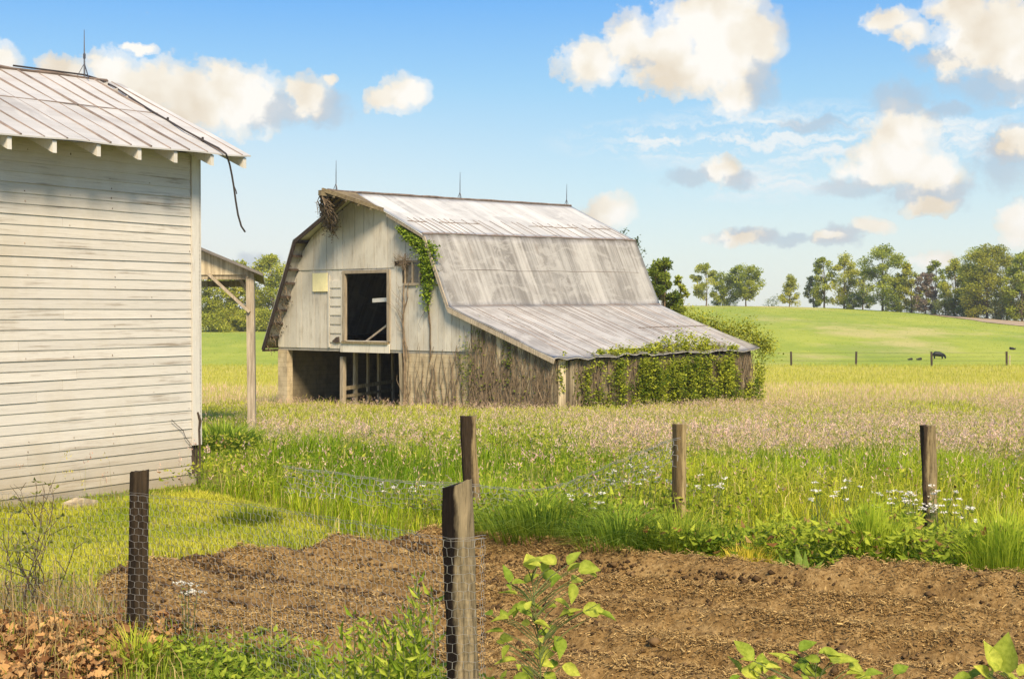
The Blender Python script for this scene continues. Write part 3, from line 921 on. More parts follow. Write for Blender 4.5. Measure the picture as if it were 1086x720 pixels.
mb = MB(); mb.beam((xx, -.1, top - .02), (xx + bxr, PY1 - PY0, top - .02), .14, .18, (0, 0, 1), .8); mb.build('eave_beam', M['raw'], porch)
mb = MB(); mb.beam((xx - 1.9, -.1, top - .02), (xx - 1.9 + bxr, PY1 - PY0, top + .5), .14, .5, (0, 0, 1), .45); mb.build('inner_wall', M['dark'], porch)
mb = MB(); mb.beam((xx - 2.0, 0, -.3), (xx - 2.0, 0, top + .8), .18, .18, (0, 1, 0), .8); mb.build('post', M['grey'], porch)

# gravel strip by the open shed
def strip(name, pts, mat, label, lift=.03):
    V = []; n = len(pts)
    for a, b in pts:
        for k in range(5):
            p = Vector(a).lerp(Vector(b), k / 4); V.append((p.x, p.y, gz(p.x, p.y) + lift))
    V = np.array(V); i = np.arange(n * 5).reshape(n, 5)
    Q = np.stack([i[:-1, :-1], i[1:, :-1], i[1:, 1:], i[:-1, 1:]], -1).reshape(-1, 4)
    o = np_obj(name, V, Q, None, mat)
    a_ = o.data.attributes.new('tone', 'FLOAT', 'FACE'); a_.data.foreach_set('value', np.ones(len(Q), np.float32))
    return tag(o, label, kind='structure')
g = [((x, 25.5 + .25 * math.sin(x), 0), (x, 33.6 + .2 * math.sin(2 * x), 0)) for x in np.linspace(-14, -5.6, 18)]
strip('gravel_path', g, M['gravel'], 'short gravel strip beside the open shed')
GRAVEL = [(-14, 25.3), (-5.2, 25.3), (-5.7, 33.8), (-14, 33.8)]
g = []
for px in np.linspace(985, 1260, 30):
    zc, hc = crest(px); k = min(1, (px - 985) / 60)
    a_ = (px - 543) / F
    g.append(((a_ * (zc - 8 - 26 * k), zc - 8 - 26 * k, 0), (a_ * (zc - 4), zc - 4, 0)))
strip('dirt_track', g, M['track'], 'bare earth track below the trees on the crest', .08)
# ------------------------------------------------------------------ garden bed
_top = [(88, 640), (92, 610), (150, 592), (262, 586), (330, 577), (420, 571), (520, 569), (600, 581), (700, 599), (800, 609), (900, 616), (1086, 628), (1300, 655), (1700, 720)]
_bot = [(1700, 1100), (900, 1100), (640, 900), (520, 760), (430, 718), (330, 700), (200, 690), (130, 675)]
SOIL = [tuple(on_ground(*p).xy) for p in _top + _bot]
def soil_dist(x, y):
    d = np.full(np.shape(x), 1e9)
    n = len(SOIL)
    for k in range(n):
        x0, y0 = SOIL[k]; x1, y1 = SOIL[(k + 1) % n]
        L = (x1 - x0) ** 2 + (y1 - y0) ** 2
        t = np.clip(((x - x0) * (x1 - x0) + (y - y0) * (y1 - y0)) / L, 0, 1)
        d = np.minimum(d, np.hypot(x - x0 - t * (x1 - x0), y - y0 - t * (y1 - y0)))
    return np.where(inside(SOIL, x, y), d, -d)
FD = np.array([.843, -.538]); FN = np.array([.538, .843])
def furrow_phase(x, y):
    q = x * FN[0] + y * FN[1]; a = x * FD[0] + y * FD[1]
    return 2 * math.pi * (q + (fbm(a * .5, q * .5, 3) - .5) * .22) / .60
def soil_h(x, y):
    sd_ = soil_dist(x, y) + (fbm(x * 2.2, y * 2.2, 3) - .5) * .35
    k = sstep(-.02, .22, sd_)
    q = x * FN[0] + y * FN[1]; a = x * FD[0] + y * FD[1]
    q2 = q + (fbm(a * .5, q * .5, 3) - .5) * .22
    fur = .18 * (.5 + .5 * np.cos(furrow_phase(x, y))) ** .8 * (.55 + .7 * vnoise(a * .45 + 3, q2 * .8)) * sstep(-4.5, 1.5, x)
    fur = fur + np.sin(q2 * 2 * math.pi / .21 + 1) * .014
    lump = (fbm(x * 8, y * 8, 4) - .5) * .045 + (fbm(x * 24, y * 24, 3) - .5) * .045
    return -.05 * (1 - k) + k * (.02 + fur * .85 + lump - .115 * sstep(.15, .75, sd_))
_gv = np.empty(len(ground.data.vertices) * 3, np.float32); ground.data.vertices.foreach_get('co', _gv); _gv = _gv.reshape(-1, 3)
_gm = (_gv[:, 1] < 14) & (_gv[:, 1] > 2)      # the bed is dug a little below the lawn
_gv[_gm, 2] -= .24 * sstep(.08, .55, soil_dist(_gv[_gm, 0], _gv[_gm, 1]))
ground.data.vertices.foreach_set('co', _gv.ravel()); ground.data.update()
x0, x1 = min(p[0] for p in SOIL), min(5.2, max(p[0] for p in SOIL)); y0, y1 = 4.2, max(p[1] for p in SOIL) + .15
st = .022
gx, gy = np.meshgrid(np.arange(x0 - .2, x1, st), np.arange(y0, y1, st))
sz = soil_h(gx, gy)
keep = soil_dist(gx, gy) > -.25
idx = np.arange(gx.size).reshape(gx.shape)
q = np.stack([idx[:-1, :-1], idx[:-1, 1:], idx[1:, 1:], idx[1:, :-1]], -1)
kq = keep[:-1, :-1] & keep[1:, 1:] & keep[:-1, 1:] & keep[1:, :-1]
Q = q[kq]; used = np.unique(Q); rm = -np.ones(gx.size, int); rm[used] = np.arange(len(used))
V = np.stack([gx, gy, sz], -1).reshape(-1, 3)[used]
tag(np_obj('garden_soil', V, rm[Q], None, M['soil'], smooth=True), 'freshly tilled brown garden soil with shallow furrows', kind='structure')

def pick(n, fn, xr, yr):
    """n random points of a box kept where fn(x, y) passes a random draw"""
    out = []
    got = 0
    while got < n:
        x = RNG.uniform(*xr, n * 2); y = RNG.uniform(*yr, n * 2)
        m = RNG.random(n * 2) < fn(x, y)
        out.append(np.stack([x[m], y[m]], 1)); got += m.sum()
    return np.concatenate(out)[:n]
# clods and straw on the soil, laid out to draw the furrow shade
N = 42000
p = pick(N, lambda x, y: (soil_dist(x, y) > 0) * (.25 + .75 * sstep(.4, .6, fbm(x * 3, y * 3, 2))) * (.05 + .95 * sstep(-.1, -.8, np.cos(furrow_phase(x, y)))), (x0, x1), (4.6, y1))  # clods kept to furrow bottoms, their dark tone stands in for shade
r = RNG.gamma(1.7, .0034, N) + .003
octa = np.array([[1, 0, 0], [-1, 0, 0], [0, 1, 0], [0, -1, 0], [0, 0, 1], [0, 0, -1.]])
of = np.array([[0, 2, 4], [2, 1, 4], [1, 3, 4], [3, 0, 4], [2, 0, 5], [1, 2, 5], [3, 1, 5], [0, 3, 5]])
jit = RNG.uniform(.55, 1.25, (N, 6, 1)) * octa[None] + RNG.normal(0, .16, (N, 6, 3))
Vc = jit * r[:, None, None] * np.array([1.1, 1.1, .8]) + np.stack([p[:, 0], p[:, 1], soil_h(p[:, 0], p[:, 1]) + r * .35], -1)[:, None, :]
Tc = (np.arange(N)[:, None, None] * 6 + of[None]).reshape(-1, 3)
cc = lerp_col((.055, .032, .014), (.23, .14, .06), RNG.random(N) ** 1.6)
tag(np_obj('furrow_shade_clods', Vc.reshape(-1, 3), None, Tc, M['litter'], np.repeat(cc, 6, 0)), 'loose dark clods in the furrows, standing in for furrow shade', kind='stuff')
N = 150000
p = pick(N, lambda x, y: (soil_dist(x, y) > -.12) * (.06 + .94 * sstep(-.3, .7, np.cos(furrow_phase(x, y)))) * (.3 + .7 * sstep(.38, .62, fbm(x * 1.6 + 9, y * 2.4, 3))), (x0, x1), (4.6, y1 + .1))  # pale straw kept to the ridges so the bare furrows read as shaded
P = np.stack([p[:, 0], p[:, 1], soil_h(p[:, 0], p[:, 1]) + .004 + RNG.random(N) * .016], 1)
L = RNG.gamma(2.0, .0065, N) + .005
az_ = RNG.uniform(0, 2 * math.pi, N); pit = RNG.normal(.05, .28, N)
d = np.stack([np.cos(az_) * np.cos(pit), np.sin(az_) * np.cos(pit), np.sin(pit)], 1); s = np.stack([-np.sin(az_), np.cos(az_), RNG.normal(0, .5, N)], 1)
hw = RNG.uniform(.0012, .0026, N)[:, None]
Vs = np.stack([P - s * hw, P + s * hw, P + d * L[:, None] + s * hw, P + d * L[:, None] - s * hw], 1).reshape(-1, 3)
cs = lerp_col((.24, .14, .045), (.60, .41, .16), RNG.random(N) ** 1.4)
tag(np_obj('straw_bits', Vs, np.arange(N * 4).reshape(N, 4), None, M['litter'], np.repeat(cs, 4, 0)), 'dry straw and root bits scattered on the soil', kind='stuff')

# ------------------------------------------------------------------ meadow, lawn and pasture grass
BARN_FOOT = [tuple(bw(*a).xy) for a in ((-5.3, .2, 0), (10.5, .2, 0), (10.5, BL, 0), (-5.3, BL, 0))]
SHED_FOOT = [tuple((smat @ Vector(a)).xy) for a in ((-SLEN, 0.0, 0), (.03, 0.0, 0), (.03, SDEP, 0), (-SLEN, SDEP, 0))]
LAWN = [tuple(on_ground(*p).xy) for p in ((-250, 560), (0, 545), (215, 524), (262, 535), (330, 556), (360, 572), (330, 590), (250, 600), (90, 625), (-300, 650))]
def blocked(x, y):
    return inside(BARN_FOOT, x, y) | inside(SHED_FOOT, x, y) | inside(GRAVEL, x, y)
def sample_fan(n, ya, yb, al, ar, k):
    """points in a fan in front of the garden, density falling as distance to the power k"""
    e = 2 - k
    u = RNG.random(n)
    Y = (ya ** e + (yb ** e - ya ** e) * u) ** (1 / e) if abs(e) > 1e-6 else ya * (yb / ya) ** u
    return RNG.uniform(al, ar, n) * Y, Y
G_DARK, G_MID, G_YEL, G_DRY = (.15, .27, .010), (.33, .44, .018), (.60, .59, .05), (.68, .55, .20)
def grass_cols(x, y, n, dry=.1):
    a = fbm(x * .55, y * .28, 3); b_ = RNG.random(n)
    t = np.clip(a * 1.5 - .35 + RNG.normal(0, .22, n) + .18 * sstep(14, 10, y), 0, 1)
    c = lerp_col(G_DARK, G_MID, np.clip(t * 2, 0, 1))
    c = c + (np.array(G_YEL) - np.array(G_MID))[None] * np.clip(t * 2 - 1, 0, 1)[:, None]
    m = b_ < dry
    c[m] = np.array(G_DRY) * RNG.uniform(.7, 1.2, (m.sum(), 1))
    return c
def PINK(x, y):
    side = sstep(-2.5, 3.5, x * 14 / np.maximum(y, 8) + 1.0)
    n1 = fbm(x * .45 + 4, y * .20 + 3, 3)
    right = sstep(11.5, 16, y) * (.05 + .85 * sstep(.44, .62, n1)) * (1 + .9 * sstep(48, 60, y))
    left = sstep(17, 21, y + 5 * (n1 - .5)) * (1 - .8 * sstep(27, 34, y)) * (.06 + .9 * sstep(.44, .60, n1))
    return np.clip((left * (1 - side) + right * side) * (1 - .35 * sstep(30, 50, y)), 0, 1)
PINK_ = lambda x, y: np.clip(sstep(17, 32, y + 9 * (fbm(x * .35 + 4, y * .16, 3) - .5) * 2) * (.35 + 1.0 * sstep(.42, .60, fbm(x * .28 + 20, y * .13 + 7, 3))), 0, 1)
parts = []
# tall meadow
n = 370000
x, y = sample_fan(n, 7.4, 62, -.44, .56, 1.55)
m = (soil_dist(np.where(y < 13, x, 50), np.minimum(y, 13)) < -.03 + .26 * RNG.random(n) ** 3) & ~blocked(x, y) & ~inside(LAWN, x, y)
m &= RNG.random(n) < .45 + .8 * sstep(.3, .55, fbm(x * .9 + 3, y * .6, 3))
m &= ~((x < -1.6) & (y < 9.7))
x, y = x[m], y[m]; n = len(x)
tall = fbm(x * .5 + 11, y * .35, 3)
edge = sstep(.0, 3.5, -soil_dist(np.where(y < 14, x, 50), np.minimum(y, 14)))
h = (.07 + .62 * np.clip(tall, 0, 1) ** 1.7) * RNG.uniform(.35, 1.25, n) * (.62 + .38 * edge) * np.where(y < 16, .92, 1)
wallgap = np.abs((x - SX) * .851 - (y - SY) * .525)
h *= np.where((x < SX + .5) & (y < SY + .6), .18 + .5 * sstep(.2, 1.6, wallgap), 1)
h *= 1 - .30 * sstep(24, 45, y)
low = (x / y < -.178) & (x / y > -.26) & (y > 14.5) & (y < 26.5)
h = np.where(low, h * .38, h)
wd = .0055 * (y / 10) ** .85 * RNG.uniform(.6, 1.5, n)
c = grass_cols(x, y, n, .10)
far_t = sstep(16, 42, y)[:, None] * .62
c = c * (1 - far_t) + np.array((.66, .63, .10)) * far_t * RNG.uniform(.7, 1.2, (n, 1))
P = np.stack([x, y, height(x, y) - .01], 1)
az_ = RNG.uniform(0, 2 * math.pi, n); az_ = np.where(RNG.random(n) < .4, RNG.normal(-.5, .8, n), az_)
tagd = blade_arrays(P, h, wd, az_, np.clip(RNG.gamma(2.2, .30, n), .05, 1.4), c, c * 1.15 + np.array((.02, .015, 0)))
o = np_obj('meadow_grass', *tagd[:3], M['grass'], tagd[3])
tag(o, 'tall uneven green meadow grass between the garden and the barn', kind='stuff')
# seed heads
n = 125000
x, y = sample_fan(n, 10.8, 66, -.44, .56, 1.6)
m = (RNG.random(n) < PINK(x, y) * .95 + .05) & ~((x / y < -.178) & (x / y > -.26) & (y > 14.5) & (y < 26.5)) & ~blocked(x, y) & ~inside(LAWN, x, y)
x, y = x[m], y[m]; n = len(x)
k = (y / 12) ** .55
h = RNG.uniform(.22, .60, n) * (.75 + .5 * fbm(x * .7, y * .4, 2)) * (1 - .25 * sstep(26, 46, y))
P = np.stack([x, y, height(x, y)], 1)
az_ = RNG.normal(-.4, 1.2, n); lean = np.clip(RNG.gamma(2, .24, n), .02, 1.1)
csd = lerp_col((.74, .46, .36), (.96, .72, .58), RNG.random(n)); gsd = RNG.random(n) < .30
csd[gsd] = lerp_col((.46, .44, .10), (.72, .62, .20), RNG.random(gsd.sum()))
st1 = blade_arrays(P, h, .0020 * k, az_, lean, lerp_col((.30, .34, .05), (.60, .52, .20), RNG.random(n)))
tipp = st1[0].reshape(n, 5, 3)[:, 4] - np.array([0, 0, .02])
hv = []
for q_ in range(5):
    hh = RNG.uniform(.016, .040, n) * k ** .7
    V, T, Cc = leaf_arrays(tipp - np.stack([np.zeros(n), np.zeros(n), hh * .7], 1) + RNG.normal(0, 1, (n, 3)) * np.array([.010, .010, .022]) * k[:, None], hh, RNG.uniform(0, 6.28, n), RNG.uniform(.3, 1.35, n), csd * RNG.uniform(.8, 1.15, (n, 1)), .17 + .02 * q_, .25)
    hv.append((V, None, T, Cc))
o = np_obj('seed_grass', *cat([st1] + hv)[:3], M['grass'], cat([st1] + hv)[3])
tag(o, 'ripe pinkish seed heads nodding over the meadow', kind='stuff')
# hay strip between meadow and pasture fence, and the grazed pasture
n = 120000
x, y = sample_fan(n, 60, 132, -.44, .56, 1.1)
m = ~blocked(x, y); x, y = x[m], y[m]; n = len(x)
pk = RNG.random(n) < (1 - sstep(82, 92, y + 10 * (fbm(x * .2, y * .1, 2) - .5))) * .6
c = np.where(pk[:, None], lerp_col((.66, .42, .30), (.90, .66, .50), RNG.random(n)), lerp_col((.38, .42, .04), (.62, .56, .10), RNG.random(n) * .6 + .4 * fbm(x * .15, y * .12, 3)))
t_ = blade_arrays(np.stack([x, y, height(x, y)], 1), RNG.uniform(.14, .36, n), .012 * (y / 60), RNG.uniform(0, 6.28, n), RNG.uniform(.1, .8, n), c)
tag(np_obj('hay_grass', *t_[:3], M['grass'], t_[3]), 'yellowing hay grass in front of the pasture fence', kind='stuff')
n = 60000
x, y = sample_fan(n, 130, 305, -.46, .56, .9)
c = lerp_col((.29, .37, .04), (.40, .45, .07), np.clip(fbm(x * .05, y * .05, 4) * 1.6 - .4 + RNG.normal(0, .2, n), 0, 1))
t_ = blade_arrays(np.stack([x, y, height(x, y) - .02], 1), RNG.uniform(.03, .07, n), .14 * (y / 200), RNG.uniform(0, 6.28, n), RNG.uniform(.4, 1.2, n), c)
tag(np_obj('pasture_grass', *t_[:3], M['grass'], t_[3]), 'short bright green pasture grass on the hillside', kind='stuff')
# mown lawn by the shed
n = 75000
p = pick(n, lambda x, y: inside(LAWN, x, y) & ~inside(SHED_FOOT, x, y) & (soil_dist(x, y) < -.05 + .28 * RNG.random(np.shape(x)) ** 2.5), (-5.5, -.9), (8.0, 13.6))
x, y = p[:, 0], p[:, 1]
nearwall = sstep(.9, .1, -( (x - SX) * -.851 + (y - SY) * .525) * -1)
dw = np.abs((x - SX) * .851 - (y - SY) * .525)
h = RNG.uniform(.03, .085, n) * (1 + 1.6 * sstep(.55, .1, dw)) * (.7 + .7 * fbm(x * 2, y * 2, 2))
t = np.clip(fbm(x * 1.3, y * 1.3, 4) * 1.7 - .35 + RNG.normal(0, .2, n), 0, 1)
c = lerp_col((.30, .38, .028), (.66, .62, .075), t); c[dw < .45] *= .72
dm = RNG.random(n) < .06; c[dm] = (.45, .36, .15)
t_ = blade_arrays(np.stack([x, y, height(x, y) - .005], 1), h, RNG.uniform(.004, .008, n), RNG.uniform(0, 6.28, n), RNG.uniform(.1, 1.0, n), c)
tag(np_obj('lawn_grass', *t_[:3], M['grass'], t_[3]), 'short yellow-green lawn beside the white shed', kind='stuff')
# rough strip along the front of the garden: dry stalks, ground cover, dead leaves
FRONT = lambda x, y: (soil_dist(x, y) < .06) & (y < 8.6) & (x < .35)
n = 8500
p = pick(n, lambda x, y: FRONT(x, y) * np.clip(.12 + sstep(-1.3, -2.0, x) * .9, 0, 1) * np.where((x < -1.75) & (y < 6.8), .55, 1), (-3.2, .3), (5.6, 8.6))
x, y = p[:, 0], p[:, 1]
dry = RNG.random(n) < np.clip(.25 + .40 * sstep(-1.7, -2.1, x), 0, .9)
c = np.where(dry[:, None], lerp_col((.36, .21, .07), (.70, .53, .24), RNG.random(n)), lerp_col((.20, .30, .02), (.44, .48, .06), RNG.random(n)))
h = np.where(dry, RNG.gamma(2.0, .055, n) + .04, RNG.uniform(.05, .22, n)) * np.where(y > 7.6, .7, 1.)
t_ = blade_arrays(np.stack([x, y, np.zeros(n) - .005], 1), h, RNG.uniform(.003, .006, n), RNG.uniform(0, 6.28, n), np.clip(RNG.gamma(2, .3, n), .05, 1.4), c)
tag(np_obj('dry_grass', *t_[:3], M['grass'], t_[3]), 'dry tangled stalks and grass along the front of the garden', kind='stuff')
n = 5200
p = pick(n, lambda x, y: (y < 6.85 + .15 * np.sin(x * 3)) & (x > -1.75) & (soil_dist(x, y) < .1) & (fbm(x * 3, y * 3, 2) > .38), (-1.75, .1), (5.4, 7.4))
x, y = p[:, 0], p[:, 1]
hh = RNG.random(n) ** 1.4 * .13 * (.5 + fbm(x * 2.5 + 8, y * 2.5, 2))
c = lerp_col((.14, .24, .018), (.46, .53, .06), np.clip(hh * 5 + RNG.normal(.1, .25, n), 0, 1))
V, T, Cc = leaf_arrays(np.stack([x, y, hh], 1), RNG.uniform(.022, .055, n), RNG.uniform(0, 6.28, n), RNG.normal(.15, .4, n), c, .55)
tag(np_obj('ground_cover', V, None, T, M['leaf'], Cc), 'low leafy weeds matted along the garden edge', kind='stuff')
n = 8000
p = pick(n, lambda x, y: (x < -1.72 + .15 * (y - 6.5)) * (y < 7.25 + .25 * np.sin(2 * x)), (-3.3, -1.2), (5.2, 7.6))
x, y = p[:, 0], p[:, 1]
c = lerp_col((.13, .05, .018), (.64, .37, .14), RNG.random(n) ** 1.4)
def lobed(P, size, col):
    n = len(P); u_ = np.array([0, .12, .22, .40, .50, .72, .80, 1.0, .80, .72, .50, .40, .22, .12]); w_ = np.array([0, .20, .12, .34, .22, .30, .14, 0, -.14, -.30, -.22, -.34, -.12, -.20])
    m_ = len(u_); L = size[:, None]
    uu = u_[None] * L; ww = w_[None] * L * RNG.uniform(.7, 1.35, (n, 1)) * RNG.uniform(.8, 1.2, (n, m_))
    cu = RNG.normal(.25, .35, (n, 1)); cv = RNG.normal(.3, .9, (n, 1))
    zz = cu * (uu - L * .5) ** 2 / L * 2.2 + cv * ww ** 2 / L * 2 + RNG.normal(0, .02, (n, m_)) * L
    loc = np.stack([uu - L * .5, ww, zz], -1)
    a, b = RNG.uniform(0, 6.28, n), RNG.normal(0, .38, n); ca, sa_, cb_, sb_ = np.cos(a), np.sin(a), np.cos(b), np.sin(b)
    x1 = loc[..., 0] * cb_[:, None] - loc[..., 2] * sb_[:, None]; z1 = loc[..., 0] * sb_[:, None] + loc[..., 2] * cb_[:, None]
    b2 = RNG.normal(0, .38, n); y1 = loc[..., 1] * np.cos(b2)[:, None] - z1 * np.sin(b2)[:, None]; z2 = loc[..., 1] * np.sin(b2)[:, None] + z1 * np.cos(b2)[:, None]
    V = np.stack([x1 * ca[:, None] - y1 * sa_[:, None], x1 * sa_[:, None] + y1 * ca[:, None], z2], -1) + P[:, None]
    fan = np.array([[k, k + 1, 13 - k] for k in range(0, 6)] + [[k + 1, 12 - k, 13 - k] for k in range(0, 6)] + [[6, 7, 8]])
    fan = np.array([[0, 1, 13]] + [[k, k + 1, 14 - k] for k in range(1, 7)] + [[k + 1, 13 - k, 14 - k] for k in range(1, 6)])
    T = (np.arange(n)[:, None, None] * m_ + fan[None]).reshape(-1, 3)
    return V.reshape(-1, 3), T, np.repeat(col, m_, 0)
V, T, Cc = lobed(np.stack([x, y, RNG.random(n) * .12 + .01], 1), RNG.uniform(.028, .068, n), c)
tag(np_obj('fallen_leaves', V, None, T, M['litter'], Cc), 'brown fallen leaves heaped in the corner of the garden', kind='stuff')
# broad-leaved forbs mixed through the meadow edge
n = 52000
x, y = sample_fan(n, 7.4, 30, -.25, .54, 2.0)
m = (soil_dist(np.where(y < 13, x, 50), np.minimum(y, 13)) < -.12) & ~inside(LAWN, x, y) & (RNG.random(n) < sstep(.42, .60, fbm(x * .8 + 31, y * .5 + 2, 3)) * .9 + .06) & ~blocked(x, y)
x, y = x[m], y[m]; n = len(x)
hh = RNG.random(n) ** .7 * (.15 + .3 * fbm(x * .8, y * .6, 2))
c = lerp_col((.22, .30, .025), (.60, .58, .07), np.clip(hh * 2 + RNG.normal(0, .25, n), 0, 1))
br = RNG.random(n) < .10; c[br] = lerp_col((.30, .15, .05), (.62, .46, .20), RNG.random(br.sum()))
dk = RNG.random(n) < .18; c[dk] *= .55
V, T, Cc = leaf_arrays(np.stack([x, y, height(x, y) + hh], 1), RNG.uniform(.02, .055, n) * (y / 10) ** .5, RNG.uniform(0, 6.28, n), RNG.normal(.2, .4, n), c, .5)
tag(np_obj('meadow_weeds', V, None, T, M['leaf'], Cc), 'yellow-green broad-leaved weeds mixed into the meadow', kind='stuff')

n = 9000
p = pick(n, lambda x, y: (soil_dist(x, y) < -.02) * sstep(-1.5, -.1, soil_dist(x, y)) * (y > 7.2) * (x > .3 * (9.5 - y)) * ~inside(LAWN, x, y) * (x > -1.7) * sstep(.40, .56, fbm(x * 1.5 + 60, y * 1.5, 3)), (-1.6, 5.4), (7.3, 12.4))
x, y = p[:, 0], p[:, 1]
hh = RNG.random(n) ** .8 * (.06 + .42 * fbm(x * 1.6 + 4, y * 1.6, 2) ** 1.3)
c = lerp_col((.10, .20, .012), (.52, .58, .06), np.clip(hh * 2.6 + RNG.normal(.05, .22, n), 0, 1))
br = RNG.random(n) < .07; c[br] = lerp_col((.26, .11, .04), (.55, .38, .14), RNG.random(br.sum()))
V, T, Cc = leaf_arrays(np.stack([x, y, hh], 1), RNG.uniform(.03, .085, n), RNG.uniform(0, 6.28, n), RNG.normal(.15, .45, n), c, .42, .25)
tag(np_obj('edge_weeds', V, None, T, M['leaf'], Cc), 'lush broad-leaved weeds crowding the far edge of the tilled soil', kind='stuff')

# ------------------------------------------------------------------ fence posts and wire
def fence_post(px, ytop, Y, w, d, lean, rot, face, dark, side, label, slope=0.0, bend=0.0, taper=0.0, ragged=.006, depth=.35):
    b = at(px, ytop, Y); gzz = gz(b.x, Y)
    H = b.z - gzz
    x0_ = b.x - lean[0]; y0_ = Y - lean[1]
    n = 20; rings = 26; vs = []; fs = []
    sd_ = random.random() * 50
    for k in range(rings + 1):
        s = k / rings; z = -depth + (H + depth) * s
        cx = lean[0] * max(0, z) / H + bend * math.sin(math.pi * s); cy = lean[1] * max(0, z) / H
        for j in range(n):
            a = 2 * math.pi * j / n
            ca, sa_ = math.cos(a), math.sin(a)
            q = (abs(ca) ** 5 + abs(sa_) ** 5) ** (-1 / 5)
            k_ = 1 - taper * s
            rr_ = ragged * (fbm(np.array([a * 2.2 + sd_]), np.array([z * 5 + sd_]), 4)[0] - .5) * 4
            X = ca * q * (w / 2) * k_ + ca * rr_; Yy = sa_ * q * (d / 2) * k_ + sa_ * rr_
            zz = z + (slope * X if k == rings else 0) + ((fbm(np.array([a * 3 + sd_]), np.array([.5]), 2)[0] - .5) * .016 if k == rings else 0)
            vs.append((cx + X, cy + Yy, zz))
    for k in range(rings):
        for j in range(n):
            a_ = k * n + j; b_ = k * n + (j + 1) % n
            fs.append((a_, b_, b_ + n, a_ + n))
    vs.append((lean[0], lean[1], H - .004)); c_ = len(vs) - 1
    fs += [(rings * n + j, rings * n + (j + 1) % n, c_) for j in range(n)]
    mb = MB(); mb.add(vs, fs)
    o = mb.build('fence_post', post_mat('post_wood', face, dark, side), smooth=False, loc=(x0_, y0_, gzz))
    o.rotation_euler.z = rot
    return tag(o, label, 'fence post', 'wooden posts around the garden')
fence_post(482, 513, 5.4, .110, .10, (-.032, .03), -.30, (.33, .26, .15), (.016, .011, .008), -.018, 'thick nearest fence post with sloping top, black on one side, tan on the other', slope=.34, bend=.006, ragged=.007)
fence_post(148.5, 499, 7.05, .098, .042, (.022, 0), -.30, (.065, .045, .026), (.030, .021, .013), .0, 'black flat-sided fence post wrapped in chicken wire near the dead leaves', slope=.15, ragged=.002)
fence_post(496.5, 441, 11.2, .118, .10, (-.075, .03), .2, (.29, .215, .105), (.05, .034, .02), -.045, 'brown crooked fence post leaning behind the thick nearest post', bend=-.02, ragged=.006)
fence_post(720.5, 449.5, 11.2, .095, .095, (0, 0), .45, (.42, .32, .155), (.20, .14, .065), -.012, 'straight square-cut fence post standing alone in the weeds', ragged=.002)
fence_post(984, 451, 10.0, .092, .08, (-.02, 0), -.1, (.35, .265, .135), (.07, .048, .03), -.030, 'knotty grey-brown fence post among white wildflowers', bend=.008, ragged=.010, taper=-.1)

def wire_mesh(name, path, zt, zb, cell, rad, label, jitter=.15, wob=.02):
    """hexagon netting hung along a ground path; zt, zb = top and bottom height along it"""
    path = [Vector((p[0], p[1], 0)) for p in path]
    L = [0]
    for a, b in zip(path[:-1], path[1:]): L.append(L[-1] + (b - a).length)
    px_ = [p.x for p in path]; py_ = [p.y for p in path]
    w_ = cell; hh = cell * .5
    segs = []
    nr = int(max(a - b for a, b in zip(zt, zb)) / (hh * 1.5)) + 1; nc = int(L[-1] / w_)
    def pos(i, j):      # lattice of a honeycomb: i column (half steps), j vertical index
        return (i * w_ / 2, j)
    pts, lines = [], []
    def P(s, z):
        s += random.gauss(0, jitter * cell * .25); z += random.gauss(0, jitter * cell * .25)
        top = np.interp(s, L, zt); bot = np.interp(s, L, zb)
        dep = top - z
        if top - dep < bot: return None
        X = np.interp(s, L, px_); Y = np.interp(s, L, py_) + (vnoise(s * 2.5, z * 3 + 7) - .5) * wob
        return Vector((float(X), float(Y), float(top - dep)))
    memo = {}
    def Pm(s, r):
        key = (round(s / (w_ / 4)), round(r * 4))
        if key not in memo:
            top = np.interp(s, L, zt); memo[key] = P(s, top - r * hh)
        return memo[key]
    for j in range(nr):
        for i in range(nc):
            s = (i + (.5 if j % 2 else 0)) * w_
            a = Pm(s - w_ / 2, j * 1.5 + .25); b = Pm(s, j * 1.5); c = Pm(s + w_ / 2, j * 1.5 + .25); d = Pm(s + w_ / 2, j * 1.5 + 1.25 + .25)
            for u_, v_ in ((a, b), (b, c), (c, d)):
                if u_ is not None and v_ is not None: lines.append((u_, v_, rad * (1.35 if (u_, v_) == (c, d) else 1)))
    mb = MB()
    for u_, v_, r_ in lines: mb.tube([u_, v_], r_, 3, random.uniform(.7, 1.2))
    s_ = np.linspace(0, L[-1], 60)
    for extra in (0, .012):
        tp = [Vector((float(np.interp(q, L, px_)), float(np.interp(q, L, py_)), float(np.interp(q, L, zt)) + .004 - extra + .004 * math.sin(q * 30))) for q in s_]
        mb.tube(tp, rad * .9, 3)
    return tag(mb.build(name, M['wire']), label, 'wire fence')
wire_mesh('chicken_wire', [(-3.4, 7.75), (-2.2, 7.16), (-1.93, 6.99), (-1.80, 6.985), (-1.2, 6.55), (-.45, 5.62), (-.285, 5.36), (-.24, 5.305), (-.12, 5.315), (-.10, 5.42)],
          [.74, .76, .80, .79, .80, .83, .84, .845, .845, .84], [.02] * 10, .044, .00078, 'chicken wire stretched across the two nearest fence posts')
def px_path(pts, Y):
    return [(at(p[0], p[1], Y).x, Y) for p in pts], [at(p[0], p[1], Y).z for p in pts]
pp, zz = px_path([(300, 494), (325, 499), (350, 500), (385, 506), (420, 510), (470, 512), (500, 514), (560, 520), (590, 516), (620, 505), (650, 491), (680, 479), (712, 466), (722, 464)], 11.05)
wire_mesh('sagging_wire', pp, zz, [z - .22 for z in zz], .055, .0020, 'sagging strip of wire netting caught in the tall grass', .5, .25)

